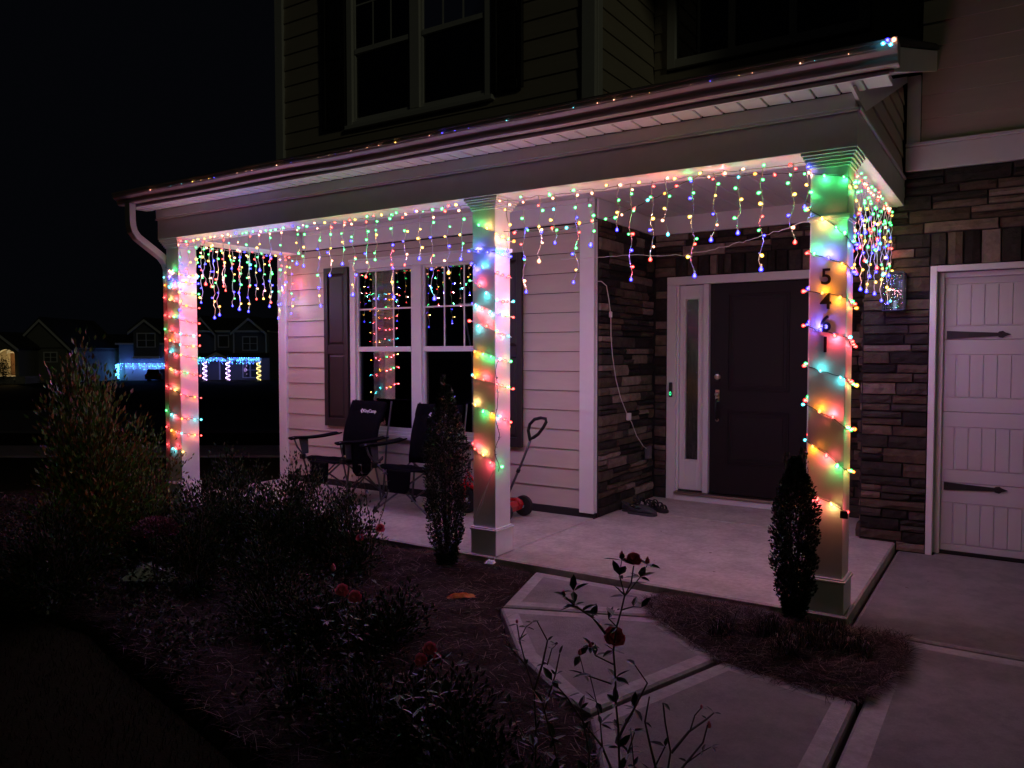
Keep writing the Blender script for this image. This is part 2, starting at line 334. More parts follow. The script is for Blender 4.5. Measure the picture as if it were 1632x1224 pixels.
# fascia, soffit boards, gutter, downspout
trimbox('fascia',(RX0+.0205,RX1-.0205,-.272,-.252,2.842,2.975),parent=porch_roof)
sof=MB().box(RX0+.03,RX1-.03,-.25,-.076,2.862,2.872).build('soffit',soffit_m,porch_roof)
n=52; wdt=(RX1-.03-(RX0+.03))/n
for i in range(n):
    a=RX0+.03+i*wdt; b=a+wdt
    MB().prism([(a+.006,2.8615),(a+.006,2.852),(a+.010,2.846),(b-.004,2.842),(b,2.846),(b,2.8615)],1,-.251,-.0765).build('soffit_board',soffit_m,sof)
MB().box(RX0+.021,RX1-.021,-.285,-.2725,2.838,2.853).build('soffit_channel',trim_m,porch_roof)
prof=[(-.2735,2.972),(-.2735,2.868),(-.325,2.866),(-.338,2.872),(-.345,2.885),(-.348,2.900),(-.356,2.912),(-.370,2.920),(-.384,2.928),(-.392,2.942),(-.394,2.960),(-.400,2.962),(-.400,2.975),(-.390,2.977),(-.386,2.968),(-.384,2.945),(-.372,2.932),(-.350,2.922),(-.338,2.905),(-.330,2.882),(-.320,2.873),(-.279,2.873),(-.279,2.972)]
g=MB(); GX0,GX1=-3.44,3.285; n=len(prof); NS=14
for k in range(NS+1):
    x=GX0+(GX1-GX0)*k/NS; s=.0035*math.sin(k*1.7)+(-.006 if k in(6,7,8) else 0)
    g.v+= [(x,p[0],p[1]+s) for p in prof]
for k in range(NS):
    for i in range(n): g.f.append((k*n+i,k*n+(i+1)%n,(k+1)*n+(i+1)%n,(k+1)*n+i)); g.m.append(0)
gut=g.build('gutter',gutter_m,porch_roof,smooth=False)
out=[p for p in prof[:14]]
for x in (GX0,GX1): MB().prism([(p[0],p[1]) for p in out],0,x-.001,x+.002).build('end_cap',gutter_m,gut)
dsp=MB()
def rect_tube(mb,pts,wx,wy,m=0):
    P=[Vector(p) for p in pts]; k=len(mb.v)
    for i,p in enumerate(P):
        t=(P[min(i+1,len(P)-1)]-P[max(i-1,0)]).normalized(); a=Vector((t.y,-t.x,0)); 
        a = a.normalized() if a.length>1e-3 else Vector((1,0,0))
        if a.x<0: a=-a
        b=t.cross(a)
        for sx,sy in((-1,-1),(1,-1),(1,1),(-1,1)): mb.v.append(tuple(p+a*sx*wx/2+b*sy*wy/2))
    for i in range(len(P)-1):
        for j in range(4): mb.f.append((k+i*4+j,k+i*4+(j+1)%4,k+(i+1)*4+(j+1)%4,k+(i+1)*4+j)); mb.m.append(0)
    mb.f.append((k,k+1,k+2,k+3)); mb.m.append(0); e=k+4*(len(P)-1); mb.f.append((e,e+1,e+2,e+3)); mb.m.append(0)
rect_tube(dsp,[(-3.25,-.33,2.867),(-3.25,-.33,2.72),(-3.25,-.325,2.66),(-3.25,-.31,2.61),(-3.25,-.27,2.56),(-3.25,-.02,2.40),(-3.25,.03,2.34),(-3.25,.05,2.28),(-3.25,.05,0.0)],.085,.062)
ds=dsp.build('downspout',gutter_m,house,bevel=.006)
for i in range(0): rect=MB(); rect.box(-3.2955,-3.2045,-.33+.012*i*i*.5-.034,-.33+.012*i*i*.5+.034,2.70-.024*i,2.704-.024*i); rect.build('crimp',gutter_m,ds)

# columns
def column(x,label_digits=False):
    c=empty('porch_column',(x,0,0),0,house)
    MB().box(-.013,w+.013,-.013,w+.013,0,.172).build('base',trimcol_m,c,bevel=.002)
    MB().box(-.022,w+.022,-.022,w+.022,.172,.186).box(-.014,w+.014,-.014,w+.014,.1865,.196).build('base_moulding',trimcol_m,c,bevel=.002)
    MB().box(0,w,0,w,.19,2.50).build('shaft',trimcol_m,c,bevel=.002)
    MB().box(-.013,w+.013,-.013,w+.013,2.192,2.214).box(-.007,w+.007,-.007,w+.007,2.184,2.1915).build('collar',trimcol_m,c,bevel=.002)
    q=MB(); 
    for k,(d,za,zb) in enumerate(((.010,2.478,2.492),(.018,2.4925,2.510),(.028,2.5105,2.528),(.038,2.5285,2.543),(.047,2.5435,2.561))): q.box(-d,w+d,-d,w+d,za,zb)
    q.build('capital',trimcol_m,c,bevel=.003)
    return c
cols=[column(x) for x in (x1,x2,x3)]
numM=mat('black_numeral',(.015,.013,.015),.35)
for ch,zz in (('5',1.915),('4',1.778),('6',1.655),('1',1.538)):
    font_mesh('numeral',ch,.125,.004,.0012,numM,cols[2],(.090,-.007,zz-.04),(math.pi/2,0,0))

# windows
def window(xa,xb,z0,z1,zm,y=D):
    r=empty('window',(0,0,0),0,house); fr=.075
    g=MB(); g.box(xa-fr,xa,y-.035,y+.03,z0-.02,z1+.085); g.box(xb,xb+fr,y-.035,y+.03,z0-.02,z1+.085); g.box(xa,xb,y-.035,y+.03,z1,z1+.085); g.box(xa-fr-.02,xb+fr+.02,y-.055,y+.03,z0-.065,z0-.021)
    g.box(xa,xb,y-.03,y+.03,z0-.02,z0+.012); xm=(xa+xb)/2; g.box(xm-.062,xm+.062,y-.033,y+.03,z0+.0125,z1-.0005)
    g.box(xa-fr-.012,xb+fr+.012,y-.045,y+.02,z1+.0855,z1+.11)
    g.build('frame',trim_m,r,bevel=.003)
    for a,b in((xa,xm-.062),(xm+.062,xb)):
        s=.028
        q=MB(); q.box(a,a+s,y-.008,y+.02,z0+.012,z1); q.box(b-s,b,y-.008,y+.02,z0+.012,z1); q.box(a+s,b-s,y-.018,y+.02,zm-.026,zm+.026); q.box(a+s,b-s,y-.008,y+.02,z1-s,z1); q.box(a+s,b-s,y-.004,y+.02,z0+.012,z0+.05)
        q.build('sash',trim_m,r,bevel=.002)
        # double glazing: two sheets not quite parallel
        for (pz0,pz1,yy) in ((z0+.05,zm-.026,y+.014),(zm+.026,z1-s,y+.006)):
            for k,(dy,tilt) in enumerate(((0,0),(.011,.0013))):
                MB().add([(a+s,yy+dy-tilt,pz0),(b-s,yy+dy+tilt,pz0),(b-s,yy+dy+tilt,pz1),(a+s,yy+dy-tilt,pz1)],[(0,1,2,3)]).build('pane',pane_m,r)
        q=MB(); 
        for k in (1,2): xx=a+s+(b-a-2*s)*k/3; q.box(xx-.008,xx+.008,y+.0015,y+.0045,zm+.026,z1-s)
        zz=(zm+z1)/2; q.box(a+s,b-s,y+.0005,y+.0035,zz-.008,zz+.008)
        q.build('muntins',trim_m,r)
    return r
window(-2.149,-.455,.634,2.344,1.50); window(-2.165,-.455,3.895,5.60,4.635)
def shutter(xa,xb,z0,z1,zm):
    r=empty('shutter',(0,0,0),0,house); y=D-.010
    g=MB(); s=.058
    g.box(xa,xa+s,y-.038,y-.008,z0,z1); g.box(xb-s,xb,y-.038,y-.008,z0,z1)
    for a,b in((z0,z0+.09),(zm-.05,zm+.05),(z1-.07,z1)): g.box(xa+s,xb-s,y-.0375,y-.008,a,b)
    g.build('shutter_frame',shutter_m,r,bevel=.003)
    for a,b in((z0+.09,zm-.05),(zm+.05,z1-.07)):
        q=MB(); X0,X1=xa+s,xb-s; d=.03
        q.add([(X0,y-.016,a),(X1,y-.016,a),(X1,y-.016,b),(X0,y-.016,b),(X0+d,y-.031,a+d),(X1-d,y-.031,a+d),(X1-d,y-.031,b-d),(X0+d,y-.031,b-d)],[(0,1,5,4),(1,2,6,5),(2,3,7,6),(3,0,4,7),(4,5,6,7)])
        q.build('shutter_panel',shutter_m,r)
shutter(-2.607,-2.245,.66,2.385,1.50); shutter(-.375,-.035,.58,2.385,1.47)
shutter(-2.607,-2.255,3.88,5.62,4.66); shutter(-.37,-.03,3.88,5.62,4.66)
# upper entry window and upper garage window
def simple_window(xa,xb,z0,z1,y):
    r=empty('window',(0,0,0),0,house); g=MB(); f=.085
    g.box(xa-f,xa,y-.03,y+.05,z0-f,z1+f); g.box(xb,xb+f,y-.03,y+.05,z0-f,z1+f); g.box(xa,xb,y-.03,y+.05,z1,z1+f); g.box(xa,xb,y-.03,y+.05,z0-f,z0)
    n=3; wdx=(xb-xa)/n
    for k in range(1,n): g.box(xa+k*wdx-.035,xa+k*wdx+.035,y-.02,y+.05,z0,z1)
    g.build('frame',trim_m,r,bevel=.003)
    for k in range(n):
        a=xa+k*wdx+(.035 if k else 0); b=xa+(k+1)*wdx-(.035 if k<n-1 else 0)
        MB().add([(a,y+.02,z0),(b,y+.02,z0),(b,y+.02,z1),(a,y+.02,z1)],[(0,1,2,3)]).build('pane',pane_m,r)
simple_window(.93,2.60,4.33,5.74,A+.0); simple_window(4.08,5.47,4.02,5.48,G+.0)
MB().box(3.9,5.6,G+.6,G+.65,3.8,5.7).build('inner_wall',dark_m,house)

# front door and sidelight
fd=empty('front_door',(0,0,0),0,house); y=A+.03
X0,X1,Z0,Z1=1.292,2.206,.09,2.122
g=MB(); g.box(X0,X1,y,y+.045,Z0,Z1); g.build('door_leaf',door_m,fd,bevel=.002)
for z0,z1 in((1.088,2.02),(.383,.90)):
    a,b=1.463,2.04
    for d,h in((0,.008),(.022,.004)):
        q=MB(); t=.012; q.box(a+d,a+d+t,y-h,y-.0005,z0+d,z1-d); q.box(b-d-t,b-d,y-h,y-.0005,z0+d,z1-d); q.box(a+d+t,b-d-t,y-h,y-.0005,z0+d,z0+d+t); q.box(a+d+t,b-d-t,y-h,y-.0005,z1-d-t,z1-d); q.build('moulding',door_m,fd,bevel=.002)
    MB().box(a+.055,b-.055,y-.006,y-.0005,z0+.055,z1-.055).build('panel',door_m,fd,bevel=.005)
g=MB()
g.box(.868,.962,A-.035,A+.02,.0,2.125); g.box(2.222,2.31,A-.035,A+.02,0,2.125); g.box(.868,2.31,A-.037,A+.02,2.1255,2.205)
g.box(.962,.985,A-.012,A+.07,.085,2.125); g.box(1.235,1.290,A-.020,A+.075,.085,2.125); g.box(2.208,2.2215,A-.012,A+.07,.085,2.125)
g.build('door_casing',trim_m,fd,bevel=.004)
g=MB(); g.box(.962,2.2215,A-.055,A+.03,.0,.06); g.build('sill_board',trim_m,fd,bevel=.004); MB().box(.962,2.2215,A-.075,A+.08,.0605,.084).build('threshold',brass_m,fd,bevel=.003)
sl=empty('sidelight',(0,0,0),0,house)
g=MB(); ya=A+.022
g.box(.9855,1.043,ya,ya+.04,.088,2.12); g.box(1.17,1.2345,ya,ya+.04,.088,2.12); g.box(1.043,1.17,ya,ya+.04,1.985,2.12); g.box(1.043,1.17,ya,ya+.04,.088,.40); g.build('sidelight_frame',trim_m,sl,bevel=.002)
g=MB(); t=.014; 
for (a,b,c,d) in ((1.025,1.039,.38,2.005),(1.174,1.188,.38,2.005)): g.box(a,b,ya-.008,ya-.0005,c,d)
g.box(1.039,1.174,ya-.008,ya-.0005,.38,.394); g.box(1.039,1.174,ya-.008,ya-.0005,1.991,2.005); g.build('glazing_bead',trim_m,sl,bevel=.002)
MB().add([(1.043,ya+.02,.40),(1.17,ya+.02,.40),(1.17,ya+.02,1.985),(1.043,ya+.02,1.985)],[(0,1,2,3)]).build('pane',side_glass,sl)
MB().box(.99,1.24,A+.2,A+.21,.3,2.1).build('curtain',mat('sidelight_curtain',(.10,.11,.085),.9,noise=.2),sl)
MB().box(.985,1.235,A-.004,A+.02,.085,.10).build('weather_strip',black_m,sl)
# lock, handle
g=MB(); Mx=Matrix.Translation((1.366,y-.0,1.225))@Matrix.Rotation(math.pi/2,4,'X')
g.lathe([(.031,0),(.031,.012),(.026,.018),(.012,.02),(.012,.026)],14,0,Mx); dl=g.build('deadbolt',brass_m,fd,smooth=False)
MB().box(1.342,1.390,y-.016,y-.0005,1.18,1.275).build('keypad',black_m,fd,bevel=.01)
g=MB(); g.box(1.345,1.387,y-.010,y-.0005,.985,1.10); g.lathe([(.024,.0),(.024,.014),(.016,.02),(.010,.024)],12,0,Matrix.Translation((1.366,y-.009,1.055))@Matrix.Rotation(math.pi/2,4,'X')); g.build('escutcheon',brass_m,fd,bevel=.004)
g=MB(); g.tube([(1.366,y-.012,1.01),(1.366,y-.05,1.0),(1.366,y-.062,.96),(1.366,y-.060,.88),(1.366,y-.045,.83),(1.366,y-.008,.81)],[.009,.010,.010,.009,.008,.012],8); g.build('handle',black_m,fd,smooth=True)
g=MB(); g.lathe([(.017,0),(.017,.010),(.006,.015)],10,0,Matrix.Translation((1.366,y,.805))@Matrix.Rotation(math.pi/2,4,'X')); g.build('handle_rosette',brass_m,fd)
# doorbell
g=MB(); g.box(.900,.934,A-.058,A-.0355,1.02,1.165); db=g.build('doorbell',black_m,house,bevel=.008)
g=MB(); 
for k in range(16):
    a0=2*math.pi*k/16; a1=2*math.pi*(k+1)/16
    P=lambda r,a:(.917+r*.72*math.cos(a),A-.0595,1.055+r*1.25*math.sin(a)); g.add([P(.010,a0),P(.0155,a0),P(.0155,a1),P(.010,a1)],[(0,1,2,3)])
g.build('light_ring',emis('green_ring',(.05,1,.35),2.2),db)

# garage door
gd=empty('garage_door',(0,0,0),0,house); y=G+.088
gx0,gx1=3.345,8.14
g=MB(); g.box(3.248,3.292,G-.035,G+.135,-.062,2.100); g.box(3.2925,8.18,G-.035,G+.135,2.056,2.100); g.box(8.181,8.225,G-.035,G+.135,-.062,2.1)
g.box(3.2925,3.335,G+.055,G+.082,-.06,2.056); g.box(3.3355,8.14,G+.055,G+.082,2.016,2.0555); g.build('door_casing',trim_m,gd,bevel=.004)
MB().box(3.335,8.14,y-.004,y+.03,-.060,-.038).build('bottom_seal',black_m,gd)
secs=[(-.037,.480),(.483,1.012),(1.015,1.553),(1.556,2.03)]
pans=[(.013,.33),(.578,.902),(1.122,1.444),(1.655,1.965)]
for (s0,s1),(p0,p1) in zip(secs,pans):
    cw=(gx1-gx0)/4; g=MB(); xx=gx0-.02
    g.box(gx0-.05,gx1,y+.004,y+.04,s0,s1)
    g.box(gx0-.05,gx1,y-.002,y+.0035,s0,p0); g.box(gx0-.05,gx1,y-.002,y+.0035,p1,s1)
    for k in range(4):
        a=gx0+k*cw+.072; b=gx0+(k+1)*cw-.072; g.box(xx-.03 if k==0 else xx,a,y-.002,y+.0035,p0,p1); xx=b
    g.box(xx,gx1,y-.002,y+.0035,p0,p1)
    g.build('door_section',gdoor_m,gd,bevel=.003)
    for k in range(4):
        a=gx0+k*cw+.078; b=gx0+(k+1)*cw-.078; nb=12; bw=(b-a)/nb
        if k==0 or k==1:
            for j in range(nb): MB().prism([(a+j*bw+.0015,y+.0035),(a+j*bw+.0015,y+.0005),(a+j*bw+.005,y-.0035),(a+(j+1)*bw-.005,y-.0035),(a+(j+1)*bw-.0015,y+.0005),(a+(j+1)*bw-.0015,y+.0035)],2,p0+.008,p1-.008).build('board',gdoor_m,gd)
        else: MB().box(a,b,y-.0035,y+.0035,p0+.008,p1-.008).build('board',gdoor_m,gd)
for zz in (1.590,.452):
    P=[(3.355,zz-.030),(3.68,zz-.013),(3.69,zz-.022),(3.712,zz-.026),(3.728,zz-.014),(3.765,zz),(3.728,zz+.014),(3.712,zz+.026),(3.69,zz+.022),(3.68,zz+.013),(3.355,zz+.030)]
    h=MB().prism(P,1,y-.010,y-.0036).build('strap_hinge',black_m,gd)
    for bx in (3.38,3.5,3.70): MB().lathe([(.007,0),(.005,.004)],8,0,Matrix.Translation((bx,y-.010,zz))@Matrix.Rotation(math.pi/2,4,'X')).build('bolt',black_m,gd)

# ledge stone: each stone a piece, uneven and proud
SC=[0]
def stone_piece(parent,F,u0,u1,z0,z1,loose=False,mb=None):
    p=random.uniform(.014,.042); nu=max(2,min(4,int((u1-u0)/.07)+1)); nz=2; e=.003; s=random.uniform(.004,.010)
    g=mb if mb is not None else MB(); vs=[]; fs=[]
    for j in range(nz+1):
        for i in range(nu+1):
            u=u0+e+(u1-u0-2*e)*i/nu; z=z0+e+(z1-z0-2*e)*j/nz; d=p+random.uniform(-.006,.006)
            if i in(0,nu): u+= s*(1 if i==0 else -1)*random.uniform(.3,1); d-=random.uniform(.002,.008)
            if j in(0,nz): z+= s*(1 if j==0 else -1)*random.uniform(.2,.8); d-=random.uniform(.002,.008)
            vs.append(F(u,z,d))
    for j in range(nz):
        for i in range(nu): a=j*(nu+1)+i; fs.append((a,a+1,a+nu+2,a+nu+1))
    ring=[i for i in range(nu+1)]+[ (j)*(nu+1)+nu for j in range(1,nz+1)]+[nz*(nu+1)+i for i in range(nu-1,-1,-1)]+[j*(nu+1) for j in range(nz-1,0,-1)]
    k=len(vs)
    cu,cz=(u0+u1)/2,(z0+z1)/2
    for r in ring:
        j,i=divmod(r,nu+1); u=u0+e+(u1-u0-2*e)*i/nu; z=z0+e+(z1-z0-2*e)*j/nz; vs.append(F(u,z,-.004))
    n=len(ring)
    for q in range(n): fs.append((ring[q],k+q,k+(q+1)%n,ring[(q+1)%n]))
    m=random.choices(range(7),[24,18,17,14,11,5,16])[0]
    g.add(vs,fs,m if mb is not None else 0)
    if mb is None: g.build('stone',stoneM[m],parent); SC[0]+=1
def stone_rows(parent,F,u0,u1,z0,z1,rows=None,mb=None,lo=.13,hi=.42):
    z=z0
    while z<z1-.02:
        h=random.choice([.055,.07,.08,.095,.11]); 
        if z+h>z1-.04: h=z1-z
        u=u0
        while u<u1-.01:
            L=random.uniform(lo,hi); 
            if u+L>u1-.09: L=u1-u
            if h>.09 and random.random()<.4 and L>.15:
                stone_piece(parent,F,u,u+L,z,z+h*.5,mb=mb); stone_piece(parent,F,u,u+L,z+h*.5,z+h,mb=mb)
            else: stone_piece(parent,F,u,u+L,z,z+h,mb=mb)
            u+=L
        z+=h
def soldiers(parent,F,u0,u1,z0,z1,mb=None):
    u=u0
    while u<u1-.01:
        L=random.uniform(.06,.13)
        if u+L>u1-.05: L=u1-u
        stone_piece(parent,F,u,u+L,z0,z1,mb=mb); u+=L
Fy=lambda Y:(lambda u,z,d:(u,Y-d,z))
side=empty('stone_side_wall',(0,0,0),0,house); MB().box(XR-.019,XR+.004,D+.03,A+.0,0,3.0).build('mortar_bed',back_m,side)
FS=lambda u,z,d:(XR+.004+d,u,z)
stone_rows(side,FS,D+.045,A-.03,.0,2.63,lo=.16,hi=.5)
entry=empty('stone_entry_wall',(0,0,0),0,house)
MB().box(.70,.868,A-.004,A+.019,0,3.0).box(2.311,XG,A-.004,A+.019,0,3.0).box(.868,2.311,A-.004,A+.019,2.206,3.0).build('mortar_bed',back_m,entry)
FE=Fy(A-.004)
stone_rows(entry,FE,.735,.866,0,2.21,lo=.13,hi=.2); stone_rows(entry,FE,2.312,2.785,0,2.21,lo=.15,hi=.4)
soldiers(entry,FE,.95,2.25,2.21,2.40); stone_rows(entry,FE,.735,.95,2.21,2.40); stone_rows(entry,FE,2.25,2.785,2.21,2.40); stone_rows(entry,FE,.735,2.785,2.40,2.63,lo=.2,hi=.45)
gst=empty('stone_garage_wall',(0,0,0),0,house)
MB().box(XG,3.2475,G-.004,G+.019,-.2,2.81).box(3.2475,8.7,G-.004,G+.019,2.1005,2.81).box(8.226,8.7,G-.004,G+.019,-.2,2.1).build('mortar_bed',back_m,gst)
MB().box(XG-.004,XG+.019,G,A,-.1,3.0).build('mortar_bed',back_m,gst)
FG=Fy(G-.004)
stone_rows(gst,FG,XG+.0,3.246,-.06,2.10,lo=.14,hi=.42)
soldiers(gst,FG,3.246,4.3,2.102,2.345); stone_rows(gst,FG,XG,3.246,2.10,2.345,lo=.15,hi=.3)
stone_rows(gst,FG,XG,4.3,2.345,2.81,lo=.2,hi=.5)
mb=MB(); stone_rows(gst,FG,4.3,8.6,2.102,2.81,mb=mb,lo=.25,hi=.5)
stone_rows(gst,lambda u,z,d:(XG-.004-d,u,z),G+.02,A-.03,.0,2.6,mb=mb,lo=.2,hi=.4)
tag(mb.build('distant_stones',stoneM,gst),kind='stuff')

# ------------------------------------------------------------------ coloured light strings
BC={'red':((1,.03,.03),(6,.62,.50)),'green':((.03,1,.18),(.75,5,1.4)),'blue':((.03,.02,1),(.55,.5,8)),'yellow':((1,.55,.05),(6,3.4,.75)),'orange':((1,.26,.01),(6,1.9,.35)),'teal':((.05,.75,.9),(.9,4.4,5)),'warm':((1,.42,.22),(6,2.6,1.6))}
LC={'red':(1,.08,.12),'green':(.05,.95,.22),'blue':(.16,.12,1),'yellow':(1,.58,.20),'orange':(1,.27,.01),'teal':(.06,.72,.8),'warm':(1,.42,.42)}
LWT={'red':1.40,'green':.55,'blue':1.38,'yellow':.62,'orange':.7,'teal':.5,'warm':.95}
wire_w=mat('pale_wire',(.62,.60,.57),.5); wire_g=mat('dark_green_wire',(.012,.03,.014),.5); sock_m=mat('bulb_socket',(.5,.5,.48),.5)
bulb_me={}; bulb_li={}
for k,(c,core) in BC.items():
    mc=emis('bulb_core_'+k,core,2.4,1.0); ms=emis('bulb_halo_'+k,c,2.1,.45)
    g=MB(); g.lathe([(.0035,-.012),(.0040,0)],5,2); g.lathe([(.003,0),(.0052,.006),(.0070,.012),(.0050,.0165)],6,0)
    g.lathe([(.004,.0005),(.0088,.004),(.0116,.010),(.0100,.017),(.004,.0215)],8,1)  # oversized emissive shell paints the glow halo around the bulb
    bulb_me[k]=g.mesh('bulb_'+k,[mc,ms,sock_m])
def light_data(k,wt,spot=False):
    key=(k,round(wt,2),spot)
    if key not in bulb_li:
        l=bpy.data.lights.new('bulb_light_'+k,'SPOT' if spot else 'POINT')
        if spot: l.spot_size=math.radians(176); l.spot_blend=.55 # the diode throws its light forward
        l.energy=LIGHT_W*LWT[k]*wt; l.color=LC[k]; l.shadow_soft_size=.006; bulb_li[key]=l
    return bulb_li[key]
def add_bulb(root,pos,dr,k,wt=1.0,sc=1.0,light=True,down=False):
    sc*=random.uniform(.8,1.25)
    pos=Vector(pos); dr=Vector(dr).normalized(); q=dr.to_track_quat('Z','Y')
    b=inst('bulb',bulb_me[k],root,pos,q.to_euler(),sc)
    if light:
        l=bpy.data.objects.new('bulb_light',light_data(k,wt,down)); COL.objects.link(l); l.parent=root; l.location=pos+dr*.029*sc
        if down: l.rotation_euler=(random.uniform(-.25,.25),random.uniform(-.25,.25),0)
    return b
def wiggle(P,a,n=1):
    out=[]
    for i,p in enumerate(P):
        p=Vector(p); out.append(p if i in(0,len(P)-1) else p+Vector((random.uniform(-a,a),random.uniform(-a,a),random.uniform(-a,a))))
    return out
def densify(P,step):
    out=[Vector(P[0])]
    for a,b in zip(P,P[1:]):
        a=Vector(a);b=Vector(b);n=max(1,int((b-a).length/step))
        out+= [a+(b-a)*i/n for i in range(1,n+1)]
    return out
def wrap(cx,levels,label,group,cyc,wirem,zc=None,wtz=lambda z:.14,step=.068,off=.008):
    """levels: (height where the string crosses the front-left edge, height at the front-right edge)"""
    root=tag(empty('wrapped_light_string',(cx,0,0)),label,'string lights',group)
    P=[]; o=off
    for i,(zl,zr) in enumerate(levels):
        nz=levels[i+1][0] if i+1<len(levels) else None
        P+= [(-o,-o,zl),(w*.35,-o-.002,zl+(zr-zl)*.25-.01),(w*.7,-o-.002,zl+(zr-zl)*.62),(w+o,-o,zr)]
        if nz is not None: P+= [(w+o,w*.5,zr+(nz-zr)*.12-.006),(w+o,w+o,zr+(nz-zr)*.3),(w*.5,w+o,zr+(nz-zr)*.5),(-o,w+o,zr+(nz-zr)*.7),(-o,w*.5,zr+(nz-zr)*.85)]
        else: P+= [(w+o,w*.25,zr-.015)]
    Q=wiggle(densify(P,.03),.004)
    Q=[Vector((min(max(p.x,-.02),w+.02),min(max(p.y,-.02),w+.02),p.z)) for p in Q]
    Q=[Vector((p.x if not(.0<p.x<w and .0<p.y<w) else p.x, (-o if p.y<w/2 and 0<p.x<w and p.y>-o+.001 and p.y<.02 else p.y), p.z)) for p in Q]
    MB().tube(Q,.0026,4).build('cord',wirem,root)
    acc=.02; ci=0
    for a,b in zip(Q,Q[1:]):
        acc+=(b-a).length
        if acc>=step:
            acc=0
            face = Vector((0,-1,0)) if b.y<-.001 and -.004<b.x<w+.004 else (Vector((1,0,0)) if b.x>w else (Vector((-1,0,0)) if b.x<0 else Vector((0,1,0))))
            corner = abs(b.x+o)<.012 or abs(b.x-w-o)<.012
            t=(b-a).normalized(); up_=random.choice((-1,1))
            dr=face*random.uniform(.25,.7)+Vector((0,0,up_*random.uniform(.6,1.0)))+t*random.uniform(-.5,.5)
            if corner: dr=face*.3+Vector(((-1 if b.x<w/2 else 1)*1.0,random.uniform(-.4,.1),random.uniform(-.5,.5)))
            k=cyc[ci%len(cyc)] if random.random()<.8 else random.choice(cyc); ci+=1
            if zc:
                for za,zb_,cc in zc:
                    if za<=b.z<zb_: k=random.choice(cc)
            add_bulb(root,b+face*.005,dr,k,wtz(b.z),1.0)
    return root
cycA=['red','orange','red','green','red','teal','orange','red','green','yellow']
cycB=['red','green','orange','teal','red','red','yellow','green']
cycC=['red','red','orange','red','teal','red','yellow','red','red','green']
grp='strings wound round the porch columns'
def lv(zs,drop): return [(z,z-random.uniform(.7,1.2)*drop) for z in zs]
wrap(x3,[(2.46,2.41),(2.26,2.08),(2.02,1.93),(1.806,1.759),(1.606,1.537),(1.38,1.313),(1.168,1.043),(.961,.815),(.68,.585)],'coloured mini lights wound round the column with the black house numbers',grp,cycA,wire_g,wtz=lambda z:(.23 if z>1.55 else .16),zc=[(2.36,3,['green','orange','yellow']),(2.2,2.36,['green','yellow','green']),(2.0,2.2,['green','green','blue','red']),(1.8,2.0,['orange','blue','red','blue']),(1.55,1.8,['blue','orange','red','blue','green','red'])])
wrap(x2,[(2.40,2.30),(2.19,2.17),(2.10,2.02),(1.98,1.833),(1.822,1.736),(1.691,1.611),(1.488,1.425),(1.288,1.24),(1.088,1.015),(.778,.655)],'coloured mini lights wound round the middle column in front of the window',grp,cycB,wire_w,zc=[(2.25,3,['yellow','green','orange','yellow']),(2.05,2.25,['blue','blue','teal','blue']),(1.9,2.05,['red','red','green','warm']),(1.7,1.9,['blue','teal','red','green']),(1.2,1.7,['red','orange','green','red','teal'])])
wrap(x1,[(2.30,2.22),(2.20,2.15),(2.12,2.05),(2.00,1.93),(1.832,1.78),(1.698,1.64),(1.60,1.54),(1.489,1.44),(1.335,1.28),(1.138,1.06),(.90,.83),(.735,.68),(.56,.50)],'coloured mini lights wound round the corner column beside the downspout',grp,cycC,wire_g,step=.062,wtz=lambda z:.085,zc=[(2.22,3,['green','warm','yellow']),(2.1,2.22,['blue','teal','orange'])])
# a black male plug at the end of the first string
MB().box(x3+w-.01,x3+w+.03,-.03,-.01,.545,.585).tube([(x3+w+.008,.04,.57),(x3+w+.01,-.018,.57)],.003,4).build('plug_end',black_m,[o for o in COL.objects if o.name=='wrapped_light_string'][0]).location=(-x3,0,0)

